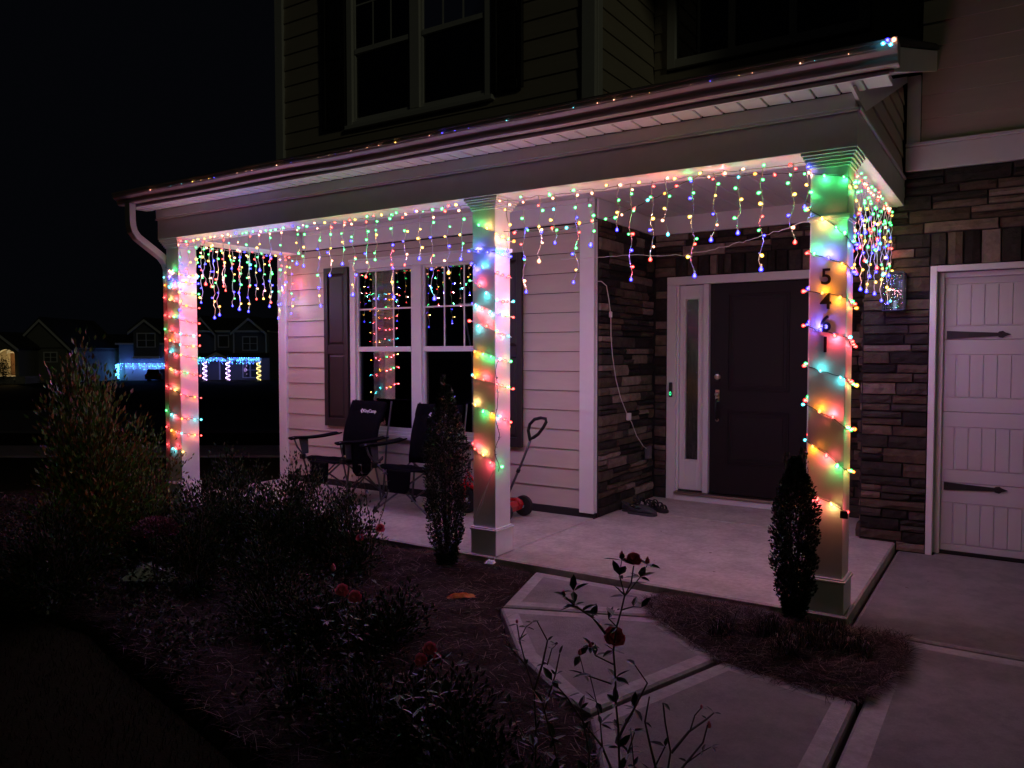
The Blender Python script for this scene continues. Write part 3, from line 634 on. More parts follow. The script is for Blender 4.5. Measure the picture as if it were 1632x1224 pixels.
def icicle(label,O,U,drops,L,group,ztop=2.545,lightw=1.0,topstep=.10,nrm=(0,-1,0),fill=True):
    """O origin, U unit direction along the eave, drops = (distance, bottom height)"""
    root=tag(empty('icicle_light_string',(O[0],O[1],0)),label,'icicle lights',group); U=Vector(U); nr=Vector(nrm)
    base=lambda s,z:U*s+Vector((0,0,z))
    top=[base(s,ztop-.02-.012*abs(math.sin(s*9))+random.uniform(-.006,.006)) for s in np.linspace(0,L,int(L/.05)+1)]
    MB().tube(top,.0022,4).build('cord',wire_w,root)
    for s,zb in drops:
        zb+=random.uniform(-.045,.045); lw=lightw*(.35 if (s<.24 or s>L-.24) else 1.0)
        n=max(3,int((ztop-zb)/.035)); P=[]; ph=random.uniform(0,6)
        for i in range(n+1):
            z=ztop-.02+(zb-ztop+.02)*i/n; a=.006+.008*i/n
            P.append(base(s+a*1.25*math.sin(ph+i*1.1)*random.uniform(.4,1.2),z)+nr*random.uniform(-.009,.009))
        MB().tube(P,.0026,4).build('dropper',wire_w,root)
        cyc={0:['warm','green','yellow','green','blue'],1:['red','green','yellow','blue','warm','red'],2:['warm','green','blue','red','green','blue','yellow','blue']}[0 if zb>2.15 else (1 if zb>2.0 else 2)]
        m=len(cyc); ln=ztop-.05-zb
        for j,k in enumerate(cyc):
            if random.random()<.18: k=random.choice(['red','green','yellow','blue','warm','teal'])
            f=(j+.35)/(m-.65) if m>1 else 1; f=1 if j==m-1 else max(.05,min(.95,f+random.uniform(-.07,.07))); ii=min(n,int(round(f*n))); p=P[ii]
            sd=random.choice((-1,1)); last=j==m-1
            dr=Vector((0,0,-1)) if last else U*sd*random.uniform(.6,1)+Vector((0,0,random.uniform(-.5,.5)))+nr*random.uniform(-.3,.6)
            add_bulb(root,p+(U*sd*.004 if not last else Vector((0,0,0))),dr,k,lw*.85*round(min(1,max(.05,(ztop-p.z)/.32)**1.6),1)+.005,.92 if not last else 1.15,down=random.random()<.74)
    if fill:
        s=.05; i=0
        while s<L:
            k=random.choice(['red','green','warm','blue','yellow','red','green'])
            add_bulb(root,base(s,ztop-.006+random.uniform(-.022,.0)),U*random.uniform(-.8,.8)+Vector((0,0,random.uniform(-.5,.1)))+nr*random.uniform(-.6,.6),k,lightw*.004,.95)
            s+=topstep*random.uniform(.7,1.4); i+=1
    return root
ig='icicle lights hung under the porch beam'
YF=-.020
front1=[(-2.95,1.92),(-2.82,2.10),(-2.70,2.20),(-2.579,2.10),(-2.44,1.84),(-2.30,2.12),(-2.206,2.20),(-2.08,1.86),(-1.94,2.09),(-1.813,2.19),(-1.661,1.88),(-1.521,1.913),(-1.32,2.197),(-1.236,2.203),(-1.061,1.901),(-.927,2.096),(-.783,2.19),(-.668,1.901),(-.523,2.089),(-.429,2.182),(-.262,1.88),(-.133,2.154),(.01,2.173),(.129,1.894),(.278,2.095),(.404,2.183)]
icicle('icicle lights hanging in a long row between the corner column and the middle column','' or (-3.0,YF,0),(1,0,0),[(x+3.0,z) for x,z in front1],3.46,ig,topstep=.085)
front2=[(.803,2.199),(.938,1.921),(1.064,2.107),(1.182,2.205),(1.345,1.939),(1.461,2.134),(1.645,2.217),(1.734,1.919),(1.878,2.092),(1.972,2.217),(2.139,1.975),(2.274,2.116),(2.42,2.212),(2.548,1.918),(2.718,2.132),(2.80,2.24)]
icicle('icicle lights hanging before the front door between the middle and the numbered column','' or (.69,YF,0),(1,0,0),[(x-.69,z) for x,z in front2],2.11,ig,topstep=.19)
icicle('icicle lights at the open end of the porch, dark street showing behind them',(-3.06,.20,0),(0,1,0),[(.09,2.0),(.19,2.14),(.28,1.875),(.36,2.10),(.46,1.93),(.56,2.15),(.66,1.88),(.76,2.02),(.86,2.08),(.95,1.99),(1.06,1.83),(1.15,2.1),(1.24,1.90)],1.3,ig,nrm=(1,0,0),lightw=.7)
icicle('crowded icicle lights running from the numbered column back to the garage stone',(2.99,.20,0),(0,1,0),[(.04,2.26),(.12,2.05),(.20,1.93),(.29,2.12),(.38,1.88),(.47,2.08),(.56,2.2),(.65,1.86),(.74,2.0),(.83,2.14),(.92,1.87),(1.01,2.04),(1.10,2.18),(1.20,1.86),(1.30,2.0),(1.40,2.15),(1.50,1.86),(1.60,2.02),(1.70,1.9)],1.78,ig,nrm=(1,0,0),topstep=.12,lightw=.5)
# swag of a column string under the beam, lights along it
def swag(P,label,wirem,step,cyc,wt=.10,r=.0024):
    root=tag(empty('light_string_swag',P[0]),label,'string lights'); O=Vector(P[0]); Q=wiggle([p-O for p in densify(P,.05)],.007)
    MB().tube(Q,r,4).build('cord',wirem,root); acc=0;i=0
    if step:
        for a,b in zip(Q,Q[1:]):
            acc+=(b-a).length
            if acc>=step: acc=0; add_bulb(root,b,(random.uniform(-1,1),random.uniform(-1,.3),random.uniform(-1,1)),cyc[i%len(cyc)],wt); i+=1
    return root
swag([(.69,.10,2.33),(1.10,.10,2.30),(1.5,.11,2.34),(1.9,.12,2.47),(2.15,.06,2.535),(2.45,.05,2.50),(2.80,-.0,2.47)],'dark string of red and green lights slung under the beam from column to column',wire_g,.085,['red','green','warm','red','teal','orange'])
swag([(.71,.9,2.21),(1.2,1.15,2.235),(1.6,1.25,2.215),(2.1,.9,2.22),(2.6,.35,2.22),(2.80,.2,2.235)],'thin pale lead slung across the porch in front of the stone wall',wire_w,0,[])
# lead with plugs down the stone side wall
lead=tag(empty('extension_lead',(XR+.03,1.60,2.05)),'white extension lead with plug adapters hanging down the stone side wall','extension lead'); O=Vector((XR+.03,1.60,2.05))
pts=[(.71,1.50,2.08),(.725,1.60,2.085),(.745,1.66,2.05),(.75,1.70,1.93),(.75,1.74,1.79),(.75,1.745,1.60),(.75,1.78,1.42),(.75,1.85,1.22),(.75,1.95,1.05),(.75,2.10,.88),(.75,2.2,.80),(.75,2.32,.66),(.75,2.48,.545),(.745,2.60,.50)]
lead_b=MB().tube([Vector(p)-O for p in pts],.0042,6).build('cord',wire_w,lead,smooth=True)
for p,s in (((.75,1.735,1.80),(.012,.016,.026)),((.752,2.13,.86),(.016,.028,.034))):
    q=Vector(p)-O; MB().box(q.x-s[0],q.x+s[0],q.y-s[1],q.y+s[1],q.z-s[2],q.z+s[2]).build('plug',trim_m,lead,bevel=.006)
ob=tag(empty('outdoor_socket',(XR+.03,2.60,.47)),'grey weatherproof socket cover on the stone side wall where the lead ends','electrical socket'); MB().box(0,.04,-.04,.05,-.06,.06).build('cover',mat('grey_cover',(.10,.10,.10),.5),ob,bevel=.006); MB().box(-.012,.0,-.05,.06,-.07,.07).build('backplate',black_m,ob,bevel=.003)
# bright reflection at the gutter end, imitated by a knot of added bulbs
cl=tag(empty('reflection_clump',(3.255,-.40,2.945)),'bright bluish white reflection at the gutter end, made as a knot of glowing bulbs','string lights')
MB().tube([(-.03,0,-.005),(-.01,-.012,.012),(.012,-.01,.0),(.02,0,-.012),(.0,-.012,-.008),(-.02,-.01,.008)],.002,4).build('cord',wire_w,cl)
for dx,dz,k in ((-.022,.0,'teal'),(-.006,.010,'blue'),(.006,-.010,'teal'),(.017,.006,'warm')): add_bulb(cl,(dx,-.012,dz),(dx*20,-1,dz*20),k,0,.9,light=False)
# glints along the gutter lip, imitated by tiny glowing bulbs on a cord
gl=tag(empty('gutter_glint_row',(-2.9,-.402,2.935)),'row of glints on the gutter front, made as tiny glowing bulbs','string lights')
MB().tube([(x,.0035*math.sin(x*7),-.004+.0035*math.sin(k*1.7)) for k,x in enumerate(np.linspace(0,6.1,60))],.0016,4).build('cord',wire_w,gl)
x=.1
while x<6.05:
    k=random.choice(['warm','warm','blue','teal','yellow','warm','warm']); add_bulb(gl,(x,-.003,-.003),(random.uniform(-1,1),-.6,random.uniform(-.3,.3)),k,0,random.choice((.15,.2,.3)),light=False); x+=random.choice((.07,.11,.16,.24,.3))

# ------------------------------------------------------------------ wall lantern
wl_=tag(empty('wall_lantern',(3.015,G-.05,1.92)),'black wall lantern with clear glass sides on the garage stone','wall lantern')
MB().box(-.05,.05,.015,.05,-.05,.10).build('backplate',black_m,wl_,bevel=.004)
MB().box(-.078,.078,-.125,.012,.125,.135).prism([(-.07,-.118),(.07,-.118),(.07,.005),(-.07,.005)],2,.1355,.145).build('roof',black_m,wl_,bevel=.003)
MB().box(-.078,.078,-.125,.012,-.150,-.140).build('base',black_m,wl_,bevel=.003)
for sx in(-.074,.066):
    for sy in(-.121,.0): MB().box(sx,sx+.008,sy,sy+.008,-.1398,.1248).build('post',black_m,wl_)
for a in ([(-.066,-.117),(.066,-.117)],[(-.066,.004),(.066,.004)],[(-.07,-.113),(-.07,.0)],[(.07,-.113),(.07,.0)]):
    (a0,b0),(a1,b1)=a; MB().add([(a0,b0,-.139),(a1,b1,-.139),(a1,b1,.124),(a0,b0,.124)],[(0,1,2,3)]).build('pane',lantern_glass,wl_)
MB().lathe([(.012,-.139),(.012,-.07),(.008,-.068)],8).build('lamp_holder',trim_m,wl_)
wl_.children[0].location=(0,0,0)

# ------------------------------------------------------------------ camp chairs
cloth=mat('navy_chair_fabric',(.0025,.002,.004),.9,spec=.08,noise=.2,nscale=30,bump=.3,bscale=120); mesh_c=mat('grey_mesh_fabric',(.04,.04,.045),.8); steel=mat('chair_tube_steel',(.09,.09,.095),.4,metal=.6)
print_m=mat('white_print',(.75,.75,.78),.5); plast=mat('black_plastic',(.008,.008,.008),.5,spec=.3)
def camp_chair(loc,rz_,label):
    r=tag(empty('camp_chair',loc,rz_),label,'camp chair','navy folding camp chairs under the window')
    # fabric sheets with thickness; local front = -y
    def sheet(name,rows,m,th=.012,parent=r):
        n=len(rows[0]); g=MB(); vs=[p for row in rows for p in row]; k=len(vs)
        R_=len(rows); N=[]
        for i in range(R_):
            for j in range(n):
                a=Vector(rows[min(i+1,R_-1)][j])-Vector(rows[max(i-1,0)][j]); b=Vector(rows[i][min(j+1,n-1)])-Vector(rows[i][max(j-1,0)]); N.append(a.cross(b).normalized()*th)
        vs2=[tuple(Vector(p)+q) for p,q in zip(vs,N)]
        fs=[(i*n+j,i*n+j+1,(i+1)*n+j+1,(i+1)*n+j) for i in range(R_-1) for j in range(n-1)]
        fs+= [tuple(k+q for q in f[::-1]) for f in fs]
        ring=[j for j in range(n)]+[i*n+n-1 for i in range(1,R_)]+[(R_-1)*n+j for j in range(n-2,-1,-1)]+[i*n for i in range(R_-2,0,-1)]
        fs+= [(ring[q],ring[(q+1)%len(ring)],k+ring[(q+1)%len(ring)],k+ring[q]) for q in range(len(ring))]
        g.add(vs+vs2,fs); return g.build(name,m,parent,smooth=True)
    wrk=lambda a:random.uniform(-a,a)
    rows=[]
    for i in range(9):
        f=i/8; z=.40+.56*f; y=.20+.17*f-.06*math.sin(f*3.1); hw=.27-.015*math.sin(f*3.14)+(-.012 if f>.95 else 0)
        rows.append([(hw*s,y+.05*(1-s*s)*(1-.4*f)+wrk(.004),z-(.018*abs(s)**3 if f==1 else 0)+wrk(.003)) for s in np.linspace(-1,1,9)])
    back=sheet('backrest',rows,cloth)
    rows=[]
    for i in range(5):
        f=i/4; z=.77+.195*f; y=.325+.05*f; rows.append([(.262*s,y+.045*(1-s*s)-.034+wrk(.002)-.016*math.sin(f*3.14),z+wrk(.002)-(.02*(1-s*s) if f==0 else 0)) for s in np.linspace(-1,1,9)])
    sheet('headrest_pad',rows,cloth,.014)
    rows=[]
    for i in range(8):
        f=i/7; y=-.25+.50*f; z=.445-.075*f-.0; rows.append([((.285-.01*f)*s,y+wrk(.004),z-.045*(1-s*s)*math.sin(.5+f*2.2)+wrk(.003)+(-.02 if i==0 else 0)) for s in np.linspace(-1,1,9)])
    sheet('seat',rows,cloth,.014)
    for s in (-1,1):
        # arm: sling of cloth that dips between its posts
        P=[]
        for i in range(9):
            f=i/8; y=-.36+.60*f; z=.635-.018*math.sin(f*3.14)+(-.012 if i==0 else 0); hw=.045+.012*math.sin(f*3.14)
            P.append([(s*.36-hw,y,z),(s*.36,y,z-.012),(s*.36+hw,y,z)])
        sheet('armrest',P,cloth,.016)
        MB().tube([(s*.36,-.33,.625),(s*.345,-.30,.53),(s*.31,-.25,.44)],.009,6).build('arm_support',steel,r,smooth=True)
        MB().add([(s*.352,-.27,.60),(s*.352,-.16,.60),(s*.335,-.17,.45),(s*.335,-.245,.45),(s*.356,-.27,.60),(s*.356,-.16,.60),(s*.339,-.17,.45),(s*.339,-.245,.45)],[(0,1,2,3),(7,6,5,4),(0,4,5,1),(1,5,6,2),(2,6,7,3),(3,7,4,0)]).build('cup_pocket',mesh_c,r)
        MB().tube([(s*.275,.40,.97),(s*.275,.335,.62),(s*.28,.27,.03)],.010,6).build('back_post',steel,r)
        MB().tube([(s*.31,-.26,.44),(s*.30,-.20,.22),(s*.29,-.20,.10)],.009,6).build('leg',steel,r)
    def cross(p,q): MB().tube([p,q],.009,6).build('leg',steel,r)
    cross((-.30,-.27,.02),(.30,-.24,.44)); cross((.30,-.27,.02),(-.30,-.24,.44)); cross((-.28,.29,.03),(.28,.27,.40)); cross((.28,.29,.03),(-.28,.27,.40))
    cross((-.30,-.27,.03),(-.28,.27,.42)); cross((.30,-.27,.03),(.28,.27,.42)); cross((-.30,-.25,.43),(-.28,.29,.05)); cross((.30,-.25,.43),(.28,.29,.05))
    for p in ((-.30,-.27),(.30,-.27),(-.28,.29),(.28,.29)): MB().lathe([(.026,0),(.026,.012),(.014,.035),(.012,.05)],8,0,Matrix.Translation((p[0],p[1],0))).build('foot',plast,r)
    for p in ((-.31,-.26,.43),(.31,-.26,.43)): MB().box(p[0]-.024,p[0]+.024,p[1]-.022,p[1]+.022,p[2]-.025,p[2]+.025).build('bracket',plast,r,bevel=.005)
    # carrying pouch under the seat front
    MB().prism([(-.13,.405),(.13,.405),(.115,.25),(.085,.20),(-.085,.20),(-.115,.25)],1,-.30,-.262).build('pouch',cloth,r,bevel=.012).location=(-.02,.0,0)
    # side bag
    MB().prism([(-.20,.60),(.02,.60),(.01,.33),(-.03,.28),(-.15,.28),(-.19,.33)],0,.355,.41).build('side_bag',cloth,r,bevel=.015)
    font_mesh('logo_text','KingCamp',.047,.0008,.0009,print_m,r,(.025,.3255,.862),(math.pi/2-.22,0,0))
    lg=MB(); 
    for sx in (1,):
        lg.add([(-.128,.0,.0),(-.104,.0,.026),(-.094,.0,.016),(-.110,.0,.0),(-.094,.0,-.016),(-.104,.0,-.026)],[(0,1,2,3),(0,3,4,5)]); lg.add([(-.100,0,.006),(-.090,0,.014),(-.082,0,.004),(-.090,0,-.008)],[(0,1,2,3)])
    l=lg.build('logo_mark',print_m,r); l.location=(.012,.325,.862); l.rotation_euler=(-.22,0,0)
    return r
camp_chair((-1.83,1.00,0),-.10,'navy folding camp chair with white logo, the left one, nearer the corner column')
camp_chair((-.84,.98,0),.06,'navy folding camp chair with white logo, half hidden behind the holly')

# ------------------------------------------------------------------ toddler tricycle with push bar
redp=mat('glossy_red_plastic',(.42,.012,.018),.25,coat=.5); rubber=mat('black_rubber',(.012,.012,.012),.7); whp=mat('white_plastic',(.6,.6,.6),.4)
tr=tag(empty('tricycle',(-.12,1.12,0)),'red toddler tricycle with tall grey push bar behind the middle column','tricycle')
def wheel(x,y,r_,wd=.042):
    Mx=Matrix.Translation((x,y,r_))@Matrix.Rotation(math.pi/2,4,'X')
    t=MB().lathe([(r_*.72,-wd/2),(r_*.95,-wd/2),(r_,-wd*.3),(r_,wd*.3),(r_*.95,wd/2),(r_*.72,wd/2)],20,0,Mx).build('wheel',rubber,tr,smooth=False)
    MB().lathe([(r_*.72,-wd*.42),(r_*.55,-wd*.2),(r_*.25,-wd*.25),(r_*.2,-wd*.6),(r_*.1,-wd*.62),(.004,wd*.6),(r_*.2,wd*.6),(r_*.25,wd*.25),(r_*.55,wd*.2),(r_*.72,wd*.42)],20,0,Mx).build('rim',whp,t)
wheel(-.27,0,.125,.05); wheel(.235,-.165,.092); wheel(.235,.165,.092)
for s in (-1,1):
    MB().prism([(.03,.07),(.05,.14),(.12,.165),(.20,.17),(.25,.15),(.27,.115),(.24,.06),(.07,.05)],1,s*.095-.035,s*.095+.035).build('fender',redp,tr,bevel=.012)
MB().prism([(.02,.07),(.05,.15),(.24,.155),(.26,.11),(.24,.06)],1,-.059,.059).build('rear_step',redp,tr,bevel=.01)
MB().tube([(-.26,0,.40),(-.23,0,.33),(-.08,0,.25),(.05,0,.19),(.20,0,.13)],.018,8).build('frame',redp,tr,smooth=True)
MB().prism([(-.12,.30),(.09,.30),(.14,.35),(.15,.44),(.12,.44),(.10,.335),(-.10,.325)],1,-.08,.08).build('seat',redp,tr,bevel=.012)
for s in(-1,1): MB().tube([(-.27,s*.038,.125),(-.265,s*.038,.30),(-.255,s*.02,.36)],.011,8).build('fork',redp,tr)
MB().prism([(-.40,.19),(-.36,.255),(-.27,.285),(-.17,.26),(-.14,.20),(-.19,.235),(-.27,.262),(-.35,.235)],1,-.038,.038).build('mudguard',redp,tr,bevel=.006)
MB().tube([(-.255,0,.36),(-.235,0,.48)],.014,8).build('stem',steel,tr)
hb=MB().tube([(-.19,-.19,.52),(-.22,-.12,.50),(-.235,0,.485),(-.22,.12,.50),(-.19,.19,.52)],.011,8).build('handlebar',steel,tr,smooth=True)
for s in(-1,1): MB().tube([(-.20,s*.14,.512),(-.175,s*.225,.535)],[.016,.018],8).build('grip',redp,hb)
for s in(-1,1): MB().tube([(-.27,s*.03,.125),(-.27,s*.075,.125),(-.24,s*.08,.075)],.006,6).build('pedal_crank',steel,tr); MB().box(-.275,-.205,s*.085-.04*0,s*.085+s*.055,.062,.082).build('pedal',rubber,tr)
ph=MB().tube([(.17,0,.19),(.22,-.005,.29),(.335,-.012,.52),(.42,-.02,.705)],.011,8).build('push_bar',steel,tr,smooth=True)
MB().tube([(.285,-.01,.42),(.298,-.01,.445)],.018,8).build('clamp',plast,ph)
loop=[(.42,-.02,.705),(.412,-.02,.735),(.400,-.02,.79),(.415,-.02,.845),(.462,-.02,.89),(.525,-.02,.905),(.572,-.02,.900),(.578,-.02,.872),(.55,-.02,.825),(.50,-.02,.765),(.452,-.02,.733),(.42,-.02,.72)]
MB().tube(loop,[.014]+[.0145]*10+[.012],8).build('push_handle',plast,ph,smooth=True)

# white folding frame seen through the right window
r=tag(empty('folding_frame',(-.88,1.95,0)),'white folding wooden frame standing inside behind the right window sash','folding frame')
MB().tube([(-.16,0,1.95),(-.04,0,1.40),(.10,.02,1.95)],.013,6).build('leg',trim_m,r); MB().tube([(.10,.05,1.95),(.02,.08,1.38)],.012,6).build('leg',trim_m,r)
MB().box(-.21,.0,-.02,.02,1.945,1.975).build('top_rail',trim_m,r,bevel=.004); MB().tube([(-.04,0,1.4),(-.05,.02,.0)],.012,6).build('leg',trim_m,r); MB().tube([(.02,.08,1.38),(.12,.25,.0)],.012,6).build('leg',trim_m,r)

# ------------------------------------------------------------------ shoes by the door
shoe_m=mat('grey_foam_clog',(.035,.038,.042),.7,noise=.2,bump=.2); shoe_b=mat('black_sandal',(.010,.010,.011),.6)
def clog(loc,rz_,label):
    r=tag(empty('clog',loc,rz_),label,'clog','grey foam clogs by the entry')
    n=12; rows=[]
    prof=[(-.135,.018,.020,.050),(-.12,.036,.018,.06),(-.07,.040,.012,.052),(-.02,.040,.012,.050),(.03,.046,.012,.075),(.08,.050,.012,.070),(.12,.040,.014,.052),(.142,.018,.018,.034)]
    g=MB(); k=0
    for (x,hw,zb,zt) in prof:
        for j in range(n):
            a=2*math.pi*j/n; g.v.append((x,hw*math.cos(a),zb+(zt-zb)*(.5+.5*math.sin(a))))
    for i in range(len(prof)-1):
        for j in range(n):
            if i in (1,2,3) and j in (2,3): continue
            g.f.append((i*n+j,i*n+(j+1)%n,(i+1)*n+(j+1)%n,(i+1)*n+j)); g.m.append(0)
    g.f.append(tuple(range(n))); g.m.append(0); g.f.append(tuple(range((len(prof)-1)*n,len(prof)*n))); g.m.append(0)
    g.build('upper',shoe_m,r,smooth=True)
    s=[(x,hw+.004) for x,hw,_,_ in prof]; poly=[(x,h) for x,h in s]+[(x,-h) for x,h in s[::-1]]
    MB().prism(poly,2,0,.020).build('sole',shoe_m,r,bevel=.003)
    MB().tube([(-.02,-.043,.045),(-.07,-.048,.055),(-.12,-.035,.075),(-.14,0,.082),(-.12,.035,.075),(-.07,.048,.055),(-.02,.043,.045)],.006,6).build('heel_strap',shoe_m,r)
    for a in range(5): MB().lathe([(.004,0),(.003,.003)],6,0,Matrix.Translation((.05+.018*(a%3),-.015+.018*(a//2),.074))).build('vent',shoe_b,r)
    return r
def sandal(loc,rz_,label):
    r=tag(empty('sandal',loc,rz_),label,'sandal','black strapped sandals by the entry')
    poly=[(-.13,0),(-.12,.03),(-.05,.033),(.03,.038),(.09,.045),(.13,.03),(.14,0),(.13,-.03),(.09,-.045),(.03,-.036),(-.05,-.030),(-.12,-.03)]
    MB().prism(poly,2,0,.028).build('sole',shoe_b,r,bevel=.004)
    for x,h,wd in ((.085,.055,.03),(.04,.07,.022),(-.03,.085,.02)):
        g=MB(); P=[(x+wd*.0,.042*math.cos(a),.02+h*math.sin(a)) for a in np.linspace(0,math.pi,9)]; vs=[(x-wd/2,p[1],p[2]) for p in P]+[(x+wd/2,p[1],p[2]) for p in P]+[(x-wd/2,p[1]*.93,p[2]*.94) for p in P]+[(x+wd/2,p[1]*.93,p[2]*.94) for p in P]
        fs=[(i,i+1,10+i,9+i) for i in range(8)]+[(18+i,27+i,28+i,19+i) for i in range(8)]+[(i,18+i,19+i,i+1) for i in range(8)]+[(9+i,10+i,28+i,27+i) for i in range(8)]
        g.add(vs,fs).build('strap',shoe_b,r)
    MB().tube([(-.03,-.04,.05),(-.10,-.042,.07),(-.135,0,.085),(-.10,.042,.07),(-.03,.04,.05)],.007,6).build('heel_strap',shoe_b,r)
    return r
clog((.99,1.90,.0),-.05,'grey foam clog in front of the other shoes, nearest the porch edge')
clog((.90,1.985,.0),.10,'grey foam clog lying just behind the front clog, toe to the door')
sandal((.90,2.17,.0),-.25,'black strapped sandal closest to the stone side wall')
sandal((1.04,2.13,.0),-.5,'black strapped sandal lying nearest the door casing')

# ------------------------------------------------------------------ plants
def leafmat(n,c,c2,rough=.45): return mat(n,c,rough,col2=c2,nscale=12)
holly_m=[mat('holly_dark',(.006,.012,.006),.3),mat('holly_mid',(.011,.020,.009),.32),mat('holly_light',(.022,.034,.014),.35)]
twig_m=mat('dark_twig',(.045,.030,.022),.8); cane_m=mat('rose_cane',(.05,.038,.025),.6,noise=.3,nscale=30)
lor_m=[mat('shrub_olive',(.13,.20,.035),.45),mat('shrub_bronze',(.24,.11,.025),.45),mat('shrub_green',(.07,.14,.03),.45),mat('shrub_rust',(.20,.08,.03),.45)]
aza_m=[mat('azalea_dark',(.014,.026,.010),.4,spec=.25),mat('azalea_mid',(.030,.048,.016),.4,spec=.25),mat('azalea_grey',(.055,.060,.030),.4,spec=.35)]
low_m=[mat('low_dark',(.012,.022,.008),.6,spec=.2),mat('low_mid',(.026,.038,.012),.6,spec=.2),mat('low_brown',(.045,.030,.014),.6,spec=.2)]
straw_m=[mat('pine_straw_a',(.050,.029,.024),.85,spec=.15),mat('pine_straw_b',(.018,.011,.009),.9,spec=.1),mat('pine_straw_c',(.19,.13,.105),.8)]
grass_m=[mat('blade_olive',(.010,.010,.002),.9,spec=.03),mat('blade_green',(.006,.009,.002),.9,spec=.03),mat('blade_dry',(.022,.013,.004),.9,spec=.03)]
def leaves_mesh(name,P,Dr,size,mats,wr=.42,fold=.25,weights=None):
    """P Nx3 base points, Dr Nx3 directions; each leaf a folded pointed blade (4 triangles worth)"""
    n=len(P); Dr=Dr/np.linalg.norm(Dr,axis=1,keepdims=True); rnd=rng.normal(size=(n,3)); S_=np.cross(Dr,rnd); S_/=np.linalg.norm(S_,axis=1,keepdims=True)+1e-9; Nn=np.cross(Dr,S_)
    L=(size*rng.uniform(.65,1.25,n))[:,None]; W_=L*wr
    v=np.stack([P, P+Dr*L*.45+S_*W_*.5+Nn*W_*fold, P+Dr*L-Nn*L*.06, P+Dr*L*.45-S_*W_*.5+Nn*W_*fold, P+Dr*L*.45],1).reshape(-1,3)
    i=np.arange(n)*5; f=np.concatenate([np.stack([i,i+1,i+2,i+4],1),np.stack([i,i+4,i+2,i+3],1)])
    me=bpy.data.meshes.new(name); me.vertices.add(len(v)); me.vertices.foreach_set('co',v.ravel()); me.loops.add(len(f)*4); me.loops.foreach_set('vertex_index',f.ravel().astype(np.int32))
    me.polygons.add(len(f)); me.polygons.foreach_set('loop_start',np.arange(len(f),dtype=np.int32)*4); me.polygons.foreach_set('loop_total',np.full(len(f),4,dtype=np.int32))
    for m in mats: me.materials.append(m)
    pm=rng.choice(len(mats),n,p=weights).astype(np.int32); me.polygons.foreach_set('material_index',np.concatenate([pm,pm])); me.update(calc_edges=True); me.validate(); return me
def link_mesh(name,me,parent=None):
    o=bpy.data.objects.new(name,me); COL.objects.link(o)
    if parent: o.parent=parent
    return o
def blade_field(name,P,length,width,mats,weights,lean,kind_flat=False):
    n=len(P); a=rng.uniform(0,2*math.pi,n); d=np.stack([np.cos(a),np.sin(a),np.zeros(n)],1)
    if kind_flat: tilt=rng.uniform(-.05,.35,n)
    else: tilt=rng.uniform(.7,1.5,n)
    Dr=np.stack([np.cos(a)*np.cos(tilt),np.sin(a)*np.cos(tilt),np.sin(tilt)],1); L=(length*rng.uniform(.5,1.3,n))[:,None]
    Sd=np.stack([-np.sin(a),np.cos(a),np.zeros(n)],1)*width
    bend=np.zeros((n,3)); bend[:,2]=-lean*L[:,0]; curl=Sd/width*rng.uniform(-.25,.25,n)[:,None]*L
    v=np.stack([P-Sd,P+Sd,P+Dr*L*.55+Sd*.8+curl*.4,P+Dr*L*.55-Sd*.8+curl*.4,P+Dr*L+bend+curl],1).reshape(-1,3); i=np.arange(n)*5
    q=np.stack([i,i+1,i+2,i+3],1); t=np.stack([i+3,i+2,i+4],1)
    lt=np.concatenate([np.full(n,4),np.full(n,3)]).astype(np.int32); ls=np.concatenate([[0],np.cumsum(lt)[:-1]]).astype(np.int32)
    me=bpy.data.meshes.new(name); me.vertices.add(len(v)); me.vertices.foreach_set('co',v.ravel()); idx=np.concatenate([q.ravel(),t.ravel()]).astype(np.int32)
    me.loops.add(len(idx)); me.loops.foreach_set('vertex_index',idx); me.polygons.add(2*n); me.polygons.foreach_set('loop_start',ls); me.polygons.foreach_set('loop_total',lt)
    for m in mats: me.materials.append(m)
    pm=rng.choice(len(mats),n,p=weights).astype(np.int32); me.polygons.foreach_set('material_index',np.concatenate([pm,pm])); me.update(calc_edges=True); return me
def inpoly(P,poly):
    x,y=P[:,0],P[:,1]; c=np.zeros(len(P),bool); n=len(poly)
    for i in range(n):
        x0,y0=poly[i-1]; x1_,y1_=poly[i]; cond=((y0>y)!=(y1_>y)); xi=(x1_-x0)*(y-y0)/((y1_-y0)+1e-12)+x0; c^=cond&(x<xi)
    return c
bed=[(-4.6,-.03),(1.04,-.03),(1.06,-.06),(1.25,-.78),(1.45,-1.05),(1.75,-1.38),(2.17,-1.68),(2.36,-1.79),(2.68,-2.30),(2.97,-3.1),(3.07,-4.2),(2.6,-4.2),(2.1,-3.1),(1.5,-2.72),(.8,-2.55),(.1,-2.40),(-.5,-2.24),(-1.44,-2.25),(-3.0,-2.0),(-5.2,-1.2),(-5.4,1.0),(-3.5,1.1),(-3.42,.0)]
def scatter(poly,n):
    a=np.array(poly); lo,hi=a.min(0),a.max(0); P=np.empty((0,2))
    while len(P)<n:
        Q=rng.uniform(lo,hi,(n*2,2)); Q=Q[inpoly(Q,poly)]; P=np.concatenate([P,Q])
    return P[:n]
def bumpz(x,y): return .022*np.sin(x*3.1+1)*np.cos(y*2.7)+.012*np.sin(x*9+y*7)+.008*np.sin(x*17-y*13)
